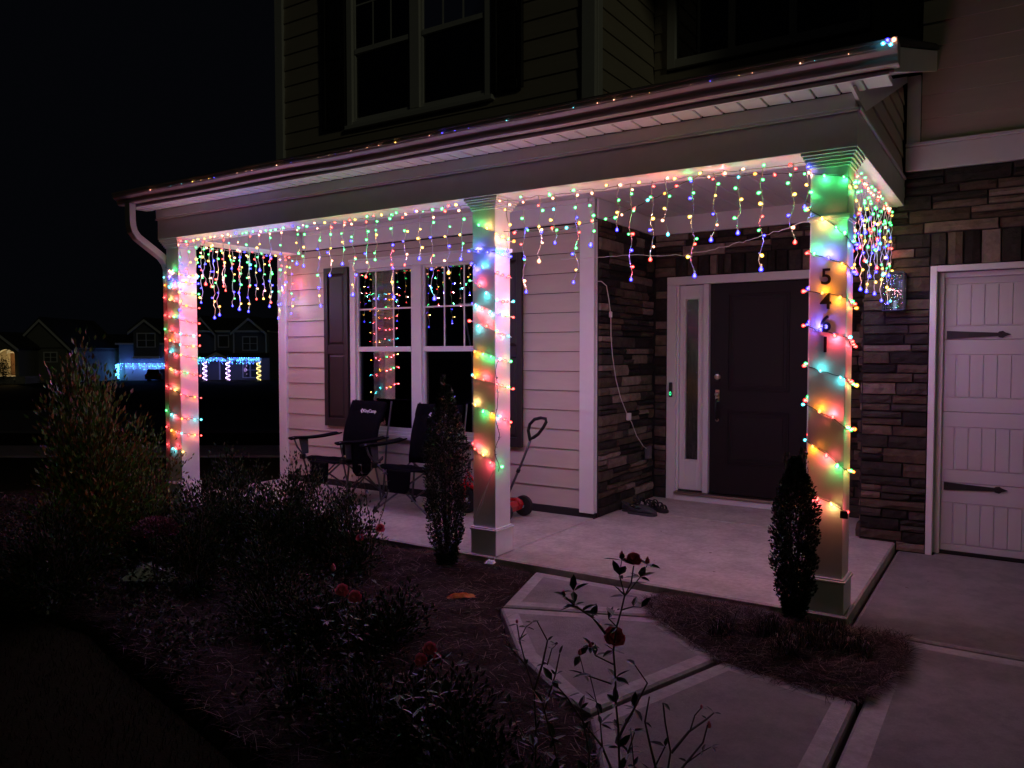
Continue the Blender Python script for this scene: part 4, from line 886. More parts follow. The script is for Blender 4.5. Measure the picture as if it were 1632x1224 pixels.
def smooth_mound(poly,name,zb,h,m,edge=.22,step=.06):
    a=np.array(poly); lo,hi=a.min(0)-.05,a.max(0)+.05; nx=int((hi[0]-lo[0])/step)+1; ny=int((hi[1]-lo[1])/step)+1
    X=np.linspace(lo[0],hi[0],nx); Y=np.linspace(lo[1],hi[1],ny); G_=np.array([(x,y) for y in Y for x in X]); ins=inpoly(G_,poly); dist=edge_dist(G_,poly)
    z=zb+np.where(ins,np.minimum(dist/edge,1)**.7*h,-.09)+np.where(ins,bumpz(G_[:,0],G_[:,1])*np.minimum(dist/edge,1),0)
    g=MB(); g.v=[(float(p[0]),float(p[1]),float(q)) for p,q in zip(G_,z)]
    for j in range(ny-1):
        for i in range(nx-1):
            k=j*nx+i
            if ins[k] or ins[k+1] or ins[k+nx] or ins[k+nx+1]: g.f.append((k,k+1,k+nx+1,k+nx)); g.m.append(0)
    o=g.build(name,m,smooth=True); return o
def edge_dist(P,poly):
    d=np.full(len(P),9.)
    for i in range(len(poly)):
        a=np.array(poly[i-1]);b=np.array(poly[i]); ab=b-a; t=np.clip(((P-a)@ab)/(ab@ab+1e-12),0,1); d=np.minimum(d,np.linalg.norm(P-(a+t[:,None]*ab),axis=1))
    return d
def mz(P,poly,zb,h,edge): 
    d=np.minimum(edge_dist(P,poly)/edge,1); return zb+d**.7*h+bumpz(P[:,0],P[:,1])*d
island=[(2.00,-.06),(3.07,-.06),(3.30,-.03),(3.34,-.25),(3.34,-.55),(3.27,-.86),(3.18,-1.02),(2.95,-.98),(2.62,-.90),(2.35,-.70),(2.10,-.47),(1.98,-.25)]
tag(smooth_mound(bed,'mulch_bed',-.066,.035,soil_m,.15,.05),kind='structure')
tag(smooth_mound(island,'planting_island',-.075,.085,soil_m,.35,.04),kind='structure')
P=scatter(bed,52000); near=(P[:,0]>-1.6); P=P[near|(rng.random(len(P))<.5)]; z=mz(P,bed,-.066,.035,.15); P3=np.column_stack([P,z+rng.uniform(-.003,.012,len(P))])
tag(link_mesh('pine_straw',blade_field('pine_straw',P3,.095,.0015,straw_m,[.42,.45,.13],.03,True)),'reddish pine straw covering the long flower bed','pine straw',kind='stuff')
isl2=[(2.57+(x-2.57)*1.05,-.5+(y+.5)*(1.05 if y<-.5 else 1.0)) for x,y in island]
P=scatter(isl2,22000); z=np.where(inpoly(P,island),mz(P,island,-.075,.085,.35),-.045); P3=np.column_stack([P,z+rng.uniform(-.002,.014,len(P))])
tag(link_mesh('pine_straw',blade_field('pine_straw',P3,.10,.0015,straw_m,[.42,.45,.13],.03,True)),'pine straw heaped on the small round island beside the driveway','pine straw',kind='stuff')
C8=scatter([(2.5,-.42),(3.15,-.30),(3.22,-.6),(3.1,-.82),(2.7,-.72),(2.45,-.6)],11); P=np.concatenate([c+rng.normal(size=(170,2))*.028 for c in C8]); z=mz(P,island,-.075,.085,.35)
tag(link_mesh('dry_grass_clump',blade_field('dry_grass_clump',np.column_stack([P,z]),.15,.0017,[straw_m[1],grass_m[0],straw_m[2]],[.58,.34,.08],.55)),'dark drooping grass clump in front of the holly on the island','grass',kind='stuff')
lawn=[(-7,-1.3),(-5.2,-1.25),(-3.0,-2.05),(-1.44,-2.3),(-.5,-2.29),(.1,-2.45),(.8,-2.6),(1.5,-2.77),(2.1,-3.2),(2.6,-3.7),(2.6,-6),(-7,-6)]
P=scatter(lawn,60000); z=np.full(len(P),-.115)
MBl=MB().add([(x,y,-.112) for x,y in lawn],[tuple(range(len(lawn)))]); tag(MBl.build('lawn_edge',grass_soil),kind='structure')
tag(link_mesh('lawn_grass',blade_field('lawn_grass',np.column_stack([P,z]),.045,.0016,grass_m,[.42,.38,.20],.2)),'short olive lawn grass in front of the flower bed','grass',kind='stuff')

# columnar hollies
def holly(x,y,H,R_,label,spires,seed):
    r=tag(empty('columnar_holly',(x,y,-.06)),label,'holly shrub','columnar hollies by the porch edge'); rs=np.random.default_rng(seed)
    st=MB()
    for sx,sy,h in spires:
        st.tube([(0,0,-.02),(sx*.4,sy*.4,h*.3),(sx*.9,sy*.9,h*.7),(sx*1.3,sy*1.3,h)],[.011,.008,.005,.002],5)
    for k in range(16):
        a=rs.uniform(0,6.28); rr=R_*rs.uniform(.4,.9); h0=rs.uniform(.08,.5)*H; st.tube([(0,0,h0*.4),(rr*.6*math.cos(a),rr*.6*math.sin(a),h0+.08),(rr*math.cos(a),rr*math.sin(a),h0+.08+rs.uniform(.12,.3))],[.004,.003,.0015],4)
    st.build('stem',twig_m,r)
    n=17000; t=rs.uniform(0,1,n); P=[]
    prof=np.interp(t,[0,.10,.2,.4,.62,.75,.84,.92,1],[.34,.60,.80,.97,1.0,.86,.60,.38,.12])
    a=rs.uniform(0,6.283,n); rad=R_*prof*np.sqrt(rs.uniform(.18,1,n))*(1+.14*np.sin(5*a+9*t)+.10*np.sin(13*t*3+a*2))
    z=.05+t*(H*.90); P=np.column_stack([rad*np.cos(a),rad*np.sin(a),z])
    Dr=np.column_stack([np.cos(a)*.8,np.sin(a)*.8,np.full(n,.75)])+rs.normal(size=(n,3))*.45
    # spires
    for sx,sy,h in spires:
        m=260; tt=rs.uniform(.62,1,m)**.9; rr=.050*(1.04-tt)/.4+.008; aa=rs.uniform(0,6.28,m)
        C_=np.column_stack([sx*1.3*tt+rr*np.cos(aa)*rs.uniform(.4,1,m),sy*1.3*tt+rr*np.sin(aa),tt*h]); P=np.concatenate([P,C_]); Dr=np.concatenate([Dr,np.column_stack([np.cos(aa)*.5,np.sin(aa)*.5,np.ones(m)])])
    o=link_mesh('crown',leaves_mesh('holly_leaves',P,Dr,.019,holly_m,.5,.2,[.5,.35,.15]),r); o['kind']='stuff'
    return r
holly(.50,-.336,1.38,.15,'tall dark columnar holly in front of the middle column',[(-.02,.0,1.36),(.03,.02,1.15),(-.06,.02,1.12)],3)
holly(2.795,-.173,.99,.118,'shorter columnar holly with twin tips on the straw island',[(-.035,-.01,.96),(.03,.0,.99)],4)
# leafy shrubs
def px(u,v,t): # a point t metres out along a heading of the yard (u,v measured on the photograph when surveying)
    d=rt*((u-816)/1242.97)-up*((v-612)/1242.97)+fwd; return CAM+d*t
def shrub(cx,cy_,H,R_,label,mats,weights,n,size,seed,zb=-.08,group=None,top=None,name='shrub',wr=.42,clumps=26,flat=1.0):
    rs=np.random.default_rng(seed); r=tag(empty(name,(cx,cy_,zb)),label,'shrub',group)
    st=MB(); P=[];Dd=[]
    for k in range(clumps):
        a=rs.uniform(0,6.283); t=rs.uniform(.25,1); rr=R_*(1.0-.55*t**2)*rs.uniform(.25,1)
        tipp=np.array([rr*math.cos(a),rr*math.sin(a)*flat,H*t*rs.uniform(.85,1.0)])
        if top and k<len(top): tipp=np.array(top[k])
        mid=tipp*np.array([.45,.45,.5])+rs.normal(size=3)*.02
        st.tube([(0,0,-.02),tuple(mid),tuple(tipp)],[.008,.005,.0018],5)
        m=n//clumps; s=rs.uniform(.35,1.05,m); base=np.where(s[:,None]<.5,mid*(s[:,None]*2),mid+(tipp-mid)*((s[:,None]-.5)*2)); sp=R_*.20
        off=rs.normal(size=(m,3))*np.array([sp,sp*flat,sp*.8])*(1.15-s[:,None]*.65); P.append(base+off); Dd.append((tipp-mid)[None]*1.2+off*3+rs.normal(size=(m,3))*.09+np.array([0,0,.05]))
    P=np.concatenate(P);Dd=np.concatenate(Dd); ok=P[:,2]>.0; P=P[ok];Dd=Dd[ok]
    st.build('stem',twig_m,r); o=link_mesh('crown',leaves_mesh('shrub_leaves',P,Dd,size,mats,wr,.2,weights),r); o['kind']='stuff'; return r
def ground_xy(u,t):
    p=px(u,563,t); return p.x,p.y
bx=ground_xy(135,5.4)
shrub(bx[0],bx[1],1.52,.50,'tall reddish bronze shrub at the left end of the bed',lor_m,[.42,.24,.20,.14],10500,.045,11,top=[(-.08,0,1.60),(-.02,.02,1.52),(-.15,0,1.46),(.05,.0,1.40),(-.30,.05,1.22),(.22,0,1.18),(-.38,0,1.0),(.33,.05,.98),(.30,0,1.10),(-.22,.1,1.34)],clumps=50)
for i,(u,t,H,R_,lab,ms,wt,n,sz,sd) in enumerate([
 (225,5.6,1.05,.42,'olive and rust shrub between the tall bronze shrub and the corner column',lor_m,[.40,.12,.36,.12],4200,.036,12),
 (375,6.1,.86,.36,'dark glossy shrub in front of the open porch end',aza_m,[.5,.35,.15],4200,.032,13),
 (470,5.9,.78,.36,'dark glossy shrub under the left corner board of the window wall',aza_m,[.45,.35,.2],4200,.030,14),
 (560,5.3,.66,.30,'low twiggy shrub in front of the left camp chair',aza_m,[.45,.35,.2],3000,.026,15),
 (300,5.0,.62,.36,'low mid green shrub in front of the corner column',low_m,[.45,.4,.15],3200,.030,16),
 (80,4.6,.62,.34,'dark spreading shrub below the tall bronze shrub',low_m,[.55,.3,.15],3000,.034,17),
 (420,4.7,.42,.32,'low dark shrub in the middle of the bed',low_m,[.55,.3,.15],2600,.028,18),
 (610,3.9,.34,.28,'dark leafy clump behind the paired pink roses',low_m,[.6,.3,.1],2200,.030,20),
 (760,2.5,.34,.30,'dark leafy clump at the foot of the frontmost rose bush',low_m,[.65,.25,.1],2200,.030,21)]):
    x,y=ground_xy(u,t); shrub(x,y,H,R_,lab,ms,wt,n,sz,sd,group='shrubs in the flower bed')
for i,(u,t,H,R_,lab,ms,n,sz,sd) in enumerate([
 (85,4.9,.60,.40,'dark low shrub below the bronze shrub, at the lawn corner',low_m,3600,.034,31),
 (225,5.5,.50,.34,'dark low shrub just behind the plastic bag',low_m,3200,.030,32),
 (345,5.5,.78,.40,'dark glossy shrub covering the foot of the corner column',aza_m,4600,.030,33),
 (430,5.4,.70,.40,'dark glossy shrub below the open porch end',aza_m,4600,.030,34),
 (515,5.6,.66,.38,'dark glossy shrub in front of the left chair legs',aza_m,4200,.028,35),
 (430,4.2,.30,.34,'dark ground hugging shrub right of the plastic bag',low_m,2600,.028,36),
 (500,4.0,.34,.36,'dark ground hugging shrub behind the pale stick',low_m,2600,.028,37),
 (590,3.0,.30,.34,'dark ground hugging shrub near the bottom of the bed',low_m,2400,.028,38),
 (690,2.9,.34,.30,'dark ground hugging shrub below the paired pink blooms',low_m,2400,.028,39)]):
    x,y=ground_xy(u,t); shrub(x,y,H,R_,lab,ms,[.55,.30,.15],n,sz,sd,group='shrubs in the flower bed')
gc=[(-3.6,-.3),(-1.0,-.35),(-.1,-.45),(.25,-.9),(.65,-1.3),(1.1,-1.75),(1.7,-2.2),(1.9,-2.7),(1.3,-2.6),(.5,-2.45),(-.5,-2.2),(-1.5,-2.15),(-3.4,-1.7),(-4.6,-.9)]
P=scatter(gc,15000); cl_=np.sin(P[:,0]*4.1+1.3)*np.cos(P[:,1]*5.3)+np.sin(P[:,0]*11+P[:,1]*7)*.5; P=P[cl_>-.45]; n=len(P)
tag(link_mesh('ground_cover',leaves_mesh('cover_leaves',np.column_stack([P,-.045+rng.uniform(0,.11,n)]),np.column_stack([rng.normal(size=(n,2)),rng.uniform(.1,1.2,n)]),.032,[mat('cover_dark',(.010,.014,.007),.5,spec=.3),mat('cover_mid',(.022,.028,.014),.5,spec=.3),mat('cover_dry',(.07,.045,.035),.7)],.45,.2,[.6,.33,.07])),'low dark leafy ground cover between the shrubs of the bed','ground cover',kind='stuff')
# strappy grass tufts in the bed
for i,(u,v,t,lab) in enumerate([(400,1000,4.4,'dark strappy tuft left of the orange leaf litter'),(470,1120,3.3,'dark strappy tuft near the lawn edge'),(310,975,4.75,'dark strappy tuft beside the plastic bag')]):
    x,y=ground_xy(u,t); n=260; ang=rng.uniform(0,6.28,n); rr=rng.uniform(0,.05,n); P3=np.column_stack([x+rr*np.cos(ang),y+rr*np.sin(ang),np.full(n,-.07)])
    tag(link_mesh('grass_tuft',blade_field('grass_tuft',P3,.24,.003,[low_m[0],grass_m[1],low_m[1]],[.4,.4,.2],.35)),lab,'grass tuft','strappy tufts in the bed')
# roses
petal_m=[mat('rose_pink',(.88,.24,.36),.55),mat('rose_deep',(.72,.12,.20),.55)]; rleaf=[mat('rose_leaf_dark',(.016,.026,.014),.4),mat('rose_leaf',(.03,.045,.02),.42)]
def petal_mesh(m):
    g=MB(); n=5
    for j in range(n+1):
        f=j/n; 
        for i in range(5):
            s=(i-2)/2; wv=.5*math.sin(min(1,f*1.15+.08)*math.pi*.62); g.v.append((s*wv*.95,.10*s*s*0+ -.28*(s*wv)**2*1.2 -.16*f*f*0 + .22*math.sin(f*2.4),f*.95-.08*s*s*f))
    for j in range(n):
        for i in range(4): g.f.append((j*5+i,j*5+i+1,(j+1)*5+i+1,(j+1)*5+i)); g.m.append(0)
    return g.mesh('petal',m,True)
petals=[petal_mesh(m) for m in petal_m]
g=MB(); g.add([(0,0,0),(.21,.04,.36),(.15,.02,.72),(0,-.05,1.0),(-.15,.02,.72),(-.21,.04,.36),(0,-.015,.4),(0,-.03,.75)],[(0,1,6),(1,2,7,6),(2,3,7),(3,4,7),(4,5,6,7),(5,0,6)]); leafme=[g.mesh('leaf',m,False) for m in rleaf]
def rose_flower(root,loc,size,tilt,deep=0,npet=17):
    fl=empty('flower',loc,0,root); fl.rotation_euler=tilt
    for k in range(npet):
        f=k/npet; a=k*2.4; open_=.25+1.05*f
        o=inst('petal',petals[(deep+(k%3==0))%2],fl,(.05*size*math.cos(a)*f,.05*size*math.sin(a)*f,.0),(Matrix.Rotation(a,4,'Z')@Matrix.Rotation(-open_,4,'X')).to_euler(),size*(.42+.16*f))
    MB().lathe([(.02*size,-.22*size),(.10*size,-.1*size),(.12*size,.02*size)],7,0).build('sepal_cup',rleaf[1],fl)
    return fl
def bud(root,loc,size):
    o=MB().lathe([(.15*size,-.2*size),(.32*size,0),(.34*size,.25*size),(.2*size,.6*size),(.04*size,.85*size)],7).build('bud',petal_m[1],root,smooth=True); o.location=loc
    for k in range(4): inst('sepal',leafme[1],root,(loc[0],loc[1],loc[2]-.1*size),(.5,0,k*1.57),size*.75)
def rose_bush(label,t,canes,flowers,buds,nleaf,lsize,seed,cat='rose bush'):
    rs=random.Random(seed); base=px(canes[0][0][0],canes[0][0][1],t); gx,gy=base.x,base.y
    root=tag(empty('rose_bush',(gx,gy,-.08)),label,cat,'rose bushes in the bed'); O=Vector((gx,gy,-.08))
    allp=[]
    for c in canes:
        dt=rs.uniform(-.05,.05); P=[]
        for i,q in enumerate(c[0:]):
            r0=q[2] if len(q)>2 else None; P.append(px(q[0],q[1],t+dt*(i/len(c)))-O)
        rad=[.0046*(1-.55*i/(len(P)-1)) for i in range(len(P))]
        if len(c)<=3: rad=[x*.55 for x in rad]
        Q=densify(P,.05); Q=wiggle(Q,.003); rr=[rad[0]+(rad[-1]-rad[0])*i/(len(Q)-1) for i in range(len(Q))]
        MB().tube(Q,rr,5).build('cane',cane_m,root); allp+= Q[1:]
    for u,v,size,tilt,deep in flowers: rose_flower(root,px(u,v,t)-O,size,tilt,deep)
    for u,v,size in buds: bud(root,px(u,v,t)-O,size)
    for k in range(nleaf):
        p=rs.choice(allp); a=rs.uniform(0,6.28); 
        o=inst('leaf',leafme[rs.random()<.35],root,p,(rs.uniform(.7,2.0),rs.uniform(-.4,.4),a),lsize*rs.uniform(.6,1.25))
    return root
rose_bush('tall rose bush in the foreground with two pink blooms over the walkway',2.25,
 [[(860,1420),(875,1300),(880,1150),(882,1100),(984,1020)] if False else [(985,1420),(988,1260),(984,1160),(980,1080),(977,1035),(984,1000),(990,970),(996,950),(1005,928),(1010,902)],
  [(988,1260),(960,1190),(930,1150),(905,1110),(880,1085)],[(984,1180),(1010,1130),(1030,1090),(1012,1060)],[(965,1010),(945,985),(930,972),(915,963),(900,950)],[(915,963),(914,942)],[(996,950),(988,915),(991,893)],[(996,950),(1020,920),(1032,900)],
  [(980,1060),(950,1045),(942,1030)],[(984,1000),(972,985),(968,968)],[(990,972),(1008,965),(1022,968)],[(975,1090),(930,1075),(924,1045)],[(960,1190),(950,1120),(940,1075)],[(930,1400),(905,1280),(880,1180),(865,1120)],[(1000,1400),(1010,1300),(1040,1230),(1060,1190)],[(950,1400),(930,1300),(940,1200),(925,1130)],[(960,1400),(975,1280),(1000,1200),(1012,1165)],[(905,1280),(880,1230),(850,1190)]],
 [(1010,893,.044,(.75,.1,.3),0),(979,1016,.060,(.95,.1,.5),0)],[(991,888,.022),(1032,896,.020),(898,947,.016),(924,1042,.018),(941,1030,.016)],270,.044,1)
rose_bush('leggy bare rose with sparse leaves at the walkway bend',2.7,
 [[(852,1300),(855,1160),(850,1105),(838,1060),(828,1020),(824,995)],[(850,1105),(865,1060),(872,1020),(856,990)],[(855,1160),(875,1110),(885,1075),(892,1042)],[(838,1060),(815,1035),(800,1012)],[(828,1020),(838,1000),(848,992)],[(872,1060),(880,1035),(886,1028)],[(852,1200),(820,1150),(810,1120)]],
 [],[(824,992,.014)],70,.034,2)
rose_bush('thin thorny rose at the bottom edge with almost no leaves',2.2,
 [[(1040,1420),(1055,1260),(1070,1200),(1060,1150),(1057,1120)],[(1070,1200),(1100,1165),(1125,1145),(1138,1136)],[(1055,1260),(1095,1215),(1120,1185),(1128,1155)],[(1040,1300),(1010,1220),(1005,1160)],[(1055,1260),(1035,1190),(1030,1150),(1035,1110)],[(1100,1165),(1108,1140),(1118,1128)],[(1095,1215),(1120,1200),(1134,1190)]],
 [],[(1130,1158,.020),(1118,1128,.012)],26,.026,3)
rose_bush('rose bush with a pair of pink blooms and scattered leaves mid bed',2.75,
 [[(675,1240),(678,1150),(680,1100),(684,1055)],[(678,1150),(660,1110),(668,1075)],[(678,1150),(715,1100),(728,1060)],[(676,1180),(640,1130),(630,1085)],[(678,1130),(700,1085),(705,1050)]],
 [(685,1035,.050,(.8,.2,.5),0),(671,1052,.045,(1.0,-.1,.6),0),(698,1052,.040,(.9,.2,.4),0)],[],90,.040,4)
rose_bush('rose bush with twin deep pink blooms left of the orange litter',3.5,
 [[(555,1090),(556,1020),(552,980),(546,950)],[(556,1020),(564,985),(566,960)],[(556,1010),(535,960),(531,915)],[(556,1030),(590,980),(600,930)],[(556,1030),(520,990),(505,950)]],
 [(545,942,.062,(.8,.2,.5),0),(566,952,.060,(1.0,-.1,.6),0)],[(531,908,.035)],110,.036,5)
rose_bush('twiggy rose bush with small pink blooms just before the porch slab',5.2,
 [[(590,930),(592,880),(588,820),(580,770),(575,740)],[(592,880),(606,830),(618,785),(612,755)],[(592,870),(560,820),(548,780)],[(592,890),(610,860),(606,843)],[(590,890),(575,868),(574,858)]],
 [(606,843,.066,(.8,.2,.5),0),(574,858,.055,(.9,-.2,.5),0)],[],90,.038,6)
# pink flowering clump
x,y=ground_xy(243,4.9); fm=[mat('mum_pink',(.20,.05,.10),.7),mat('mum_deep',(.12,.035,.06),.7)]
r=tag(empty('mum_plant',(x,y,-.06)),'round clump of dusty pink flowers among the low shrubs','flower clump'); n=2600; a=rng.uniform(0,6.28,n); ph=np.arccos(rng.uniform(0,1,n)); d=np.column_stack([np.cos(a)*np.sin(ph),np.sin(a)*np.sin(ph),np.cos(ph)])
c=link_mesh('bloom_mass',leaves_mesh('mum',d*np.array([.15,.13,.09])*rng.uniform(.8,1,(n,1))+np.array([0,0,.38]),d+rng.normal(size=(n,3))*.3,.02,fm,.5,.2,[.5,.5]),r); c['kind']='stuff'
MB().tube([(0,0,0),(.01,0,.2),(0,0,.40)],.006,5).tube([(0,0,0),(.06,.02,.2),(.10,.02,.38)],.004,4).tube([(0,0,0),(-.06,.01,.2),(-.1,.0,.38)],.004,4).build('stem',twig_m,r)
# dried vine on the middle column
r=tag(empty('dried_vine',(x2+w+.012,.05,0)),'dried curling vine hanging down the middle column','vine')
P=[(0,.0,1.42)]; z=1.42
while z>.62: z-=.03; P.append((.004+.012*math.sin(z*31),-.045+.02*math.sin(z*23)-.01,z))
MB().tube([(max(.002,p[0]),p[1],p[2]) for p in P],.0022,4).build('stem',twig_m,r)
for k in range(26): p=P[random.randrange(2,len(P))]; inst('leaf',leafme[0],r,(max(.004,p[0]),p[1],p[2]),(random.uniform(.6,2.4),0,random.uniform(0,6.28)),random.uniform(.014,.026))
MB().tube([(-.005,-.06,.66),(-.03,-.075,.58),(-.09,-.085,.45),(-.15,-.08,.33),(-.19,-.075,.26)],.0028,4).build('stem',wire_w,r); MB().tube([(-.01,-.065,.62),(-.06,-.08,.52),(-.10,-.09,.38),(-.185,-.085,.22)],.002,4).build('stem',wire_w,r)

# ------------------------------------------------------------------ litter on the ground
bagm=mat('thin_white_plastic',(.8,.8,.82),.25)
def crumple(name,loc,sx,sy,h,m,label,cat,seed,rz_=0,n=14):
    rs=random.Random(seed); g=MB(); 
    for j in range(n+1):
        for i in range(n+1):
            u=i/n*2-1; v=j/n*2-1; e=max(0,1-max(abs(u),abs(v))**2); g.v.append((u*sx*(1+rs.uniform(-.12,.12)),v*sy*(1+rs.uniform(-.15,.15)),e*h*rs.uniform(.3,1.2)+rs.uniform(0,.004)))
    for j in range(n):
        for i in range(n): k=j*(n+1)+i; g.f.append((k,k+1,k+n+2,k+n+1)); g.m.append(0)
    o=g.build(name,m); o.location=loc; o.rotation_euler=(0,0,rz_); mo=o.modifiers.new('thickness','SOLIDIFY'); mo.thickness=.0012; tag(o,label,cat); return o
crumple('plastic_bag',(-.88,-1.66,.0),.16,.08,.10,bagm,'crumpled white plastic bag lying in the mulch at the left','plastic bag',2,.5)
orm=mat('orange_cloth',(.75,.22,.05),.6,noise=.2)
crumple('orange_scrap',(1.02,-.87,-.012),.085,.022,.03,orm,'torn orange scrap on the pine straw left of the walkway','scrap',5,.75,10)
crumple('paper_scrap',(.72,-.12,-.02),.035,.025,.03,bagm,'small white paper scrap at the foot of the middle column','paper scrap',6,.3,6)
leafb=[mat('fallen_leaf_tan',(.20,.13,.09),.7),mat('fallen_leaf_brown',(.10,.06,.045),.75)]
lm=[]
for m in leafb:
    g=MB(); g.add([(0,0,0),(.35,.28,.12),(.8,.22,.05),(1,0,.16),(.8,-.25,.10),(.35,-.3,.02),(.5,0,.0)],[(0,1,6),(1,2,6),(2,3,6),(3,4,6),(4,5,6),(5,0,6)]); lm.append(g.mesh('fallen_leaf',m))
P=scatter(bed,46)
for i,(x,y) in enumerate(P):
    o=inst('fallen_leaf',lm[i%2],None,(x,y,-.014),(random.uniform(-.3,.3),random.uniform(-.3,.3),random.uniform(0,6.28)),random.uniform(.03,.06)); tag(o,'small dry leaf fallen on the pine straw','fallen leaf','dry leaves fallen on the pine straw')
for i,(x,y,z) in enumerate([(1.95,.9,.002),(1.7,.5,.002),(2.15,.45,.002),(3.35,1.2,-.058),(3.55,1.0,-.058),(3.25,.95,-.058),(2.9,1.3,.002),(1.4,1.35,.002)]):
    o=inst('fallen_leaf',lm[1],None,(x,y,z),(0,0,random.uniform(0,6.28)),random.uniform(.018,.03)); tag(o,'tiny dry leaf scrap lying on bare concrete','fallen leaf','dry leaf scraps on the concrete')
for u,v,t,L,lab in ((470,945,4.3,.17,'pale dry stick bending up among the roses'),(505,1085,3.3,.10,'short pale twig near the lawn edge')):
    x,y=ground_xy(u,t); z=-.03; o=MB().tube([(-L,0,.0),(-L*.3,.02,.012),(L*.5,.0,.03),(L,.03,.07)],[.002,.005,.005,.002],5).build('dry_stick',leafb[0]); o.location=(x,y,z); o.rotation_euler=(0,0,.6); tag(o,lab,'stick')
# plant stake sign, low path light
x,y=ground_xy(66,4.6)
r=tag(empty('yard_sign',(x,y,-.1)),'small dim plant sign on a stake at the left edge of the bed','sign'); r.rotation_euler=(0,0,.5)
MB().box(-.006,.006,-.004,.004,0,.32).build('stake',trim_m,r); MB().box(-.055,.055,-.006,.006,.34,.46).build('board',mat('sign_board',(.14,.15,.07),.6),r,bevel=.004)

# ------------------------------------------------------------------ the houses across the street
def FHouse(u,dist,label,cat='house'):
    r=empty('far_house',(0,0,0)); p=px(u,563,dist); fx=(u-816)*dist/1242.97
    r.location=(CAM.x+fx*math.cos(YAW)-dist*math.sin(YAW),CAM.y+fx*math.sin(YAW)+dist*math.cos(YAW),0); r.rotation_euler=(0,0,YAW)
    k=dist/1242.97; X=lambda uu:(uu-u)*k; Z=lambda vv:1.4565+(562.8-vv)*k
    if label: tag(r,label,cat)
    return r,X,Z
fw_m=mat('far_siding',(.10,.10,.105),.8); fl_m=mat('far_pale_siding',(.22,.24,.27),.7); ft=mat('far_trim',(.55,.55,.55),.6); froof=mat('far_roof',(.02,.02,.022),.95); fd_m=mat('far_dark_door',(.02,.02,.025),.6)
def fwindow(r,X,Z,u0,u1,v0,v1,y=0,cols=2,rows=2):
    a,b,c,d=X(u0),X(u1),Z(v1),Z(v0); t=.09
    g=MB(); g.box(a-t,b+t,y-.09,y-.01,d,d+t*1.3); g.box(a-t,b+t,y-.09,y-.01,c-t,c); g.box(a-t,a,y-.09,y-.01,c,d); g.box(b,b+t,y-.09,y-.01,c,d)
    for k in range(1,cols): xx=a+(b-a)*k/cols; g.box(xx-.035,xx+.035,y-.085,y-.02,c,d)
    for k in range(1,rows): zz=c+(d-c)*k/rows; g.box(a,b,y-.08,y-.02,zz-.03,zz+.03)
    f=g.build('window',ft,r); MB().add([(a,y-.03,c),(b,y-.03,c),(b,y-.03,d),(a,y-.03,d)],[(0,1,2,3)]).build('pane',pane_m,f)
def gable(r,X,Z,u0,u1,vb,vp,y0,y1,wallm,over=4,tr=True):
    a,b,m_,zb,zp=X(u0),X(u1),X((u0+u1)/2),Z(vb),Z(vp)
    MB().prism([(a,zb),(b,zb),(m_,zp-.15)],1,y0,y1).build('gable',wallm,r)
    o=X(u0)-X(u0-over); sl=(zp-zb)/(m_-a)
    MB().prism([(a-o,zb-o*sl),(m_,zp),(m_,zp+.22),(a-o,zb-o*sl+.22)],1,y0-.35,y1).prism([(b+o,zb-o*sl),(m_,zp),(m_,zp+.22),(b+o,zb-o*sl+.22)],1,y0-.35,y1).build('roof',froof,r)
    MB().prism([(a-o,zb-o*sl),(m_,zp),(m_,zp-.26),(a-o,zb-o*sl-.26)],1,y0-.42,y0-.352).prism([(b+o,zb-o*sl),(m_,zp),(m_,zp-.26),(b+o,zb-o*sl-.26)],1,y0-.42,y0-.352).build('rake_board',ft,r)
r,X,Z=FHouse(310,80,'dark two storey house across the street trimmed with blue icicle lights')
zg_=Z(607)-.6
MB().box(X(190),X(268),0,8,zg_,Z(549)).build('garage_wall',fl_m,r); MB().box(X(187),X(270),-.4,8.2,Z(549),Z(546)).build('eave',ft,r)
MB().prism([(-.4,Z(546)),(8.2,Z(546)),(4,Z(520))],0,X(187),X(270)).build('roof',froof,r)
MB().box(X(218),X(258),-.6,3,Z(570),Z(526)).build('bay_wall',fw_m,r); gable(r,X,Z,216,260,526,509,-.6,3,fw_m); fwindow(r,X,Z,225,252,532,552,-.6); MB().box(X(217),X(259),-.75,-.5,Z(571),Z(567)).build('sill_band',ft,r)
MB().box(X(268),X(426),.8,9,zg_,Z(529)).build('main_wall',fw_m,r); MB().box(X(266),X(428),.4,9,Z(529),Z(526)).build('eave',ft,r)
MB().prism([(.4,Z(526)),(9,Z(526)),(5,Z(503))],0,X(262),X(430)).build('roof',froof,r)
gable(r,X,Z,300,338,527,505,.6,4,fw_m); gable(r,X,Z,371,421,527,506,.5,4,fw_m)
fwindow(r,X,Z,345,360,535,552,.8,1,1); fwindow(r,X,Z,384,406,537,557,.8)
MB().box(X(338),X(340),.70,.79,Z(568),Z(529)).box(X(368),X(370),.70,.79,Z(568),Z(529)).box(X(420),X(422),.70,.79,Z(568),Z(529)).build('corner_board',ft,r)
MB().prism([(-1.8,Z(570)),(.8,Z(570)),(.8,Z(562))],0,X(300),X(426)).build('porch_roof',froof,r); MB().box(X(300),X(426),-1.8,-1.6,Z(574),Z(570)).build('porch_beam',ft,r)
gable(r,X,Z,342,372,568,561,-1.7,.8,fw_m,2)
for u in (337,373,421): MB().box(X(u)-.13,X(u)+.13,-1.8,-1.54,zg_,Z(574)).build('porch_post',ft,r)
fwindow(r,X,Z,384,394,578,601,.8,1,2); fwindow(r,X,Z,396,406,578,601,.8,1,2); fwindow(r,X,Z,316,324,578,601,.8,1,2)
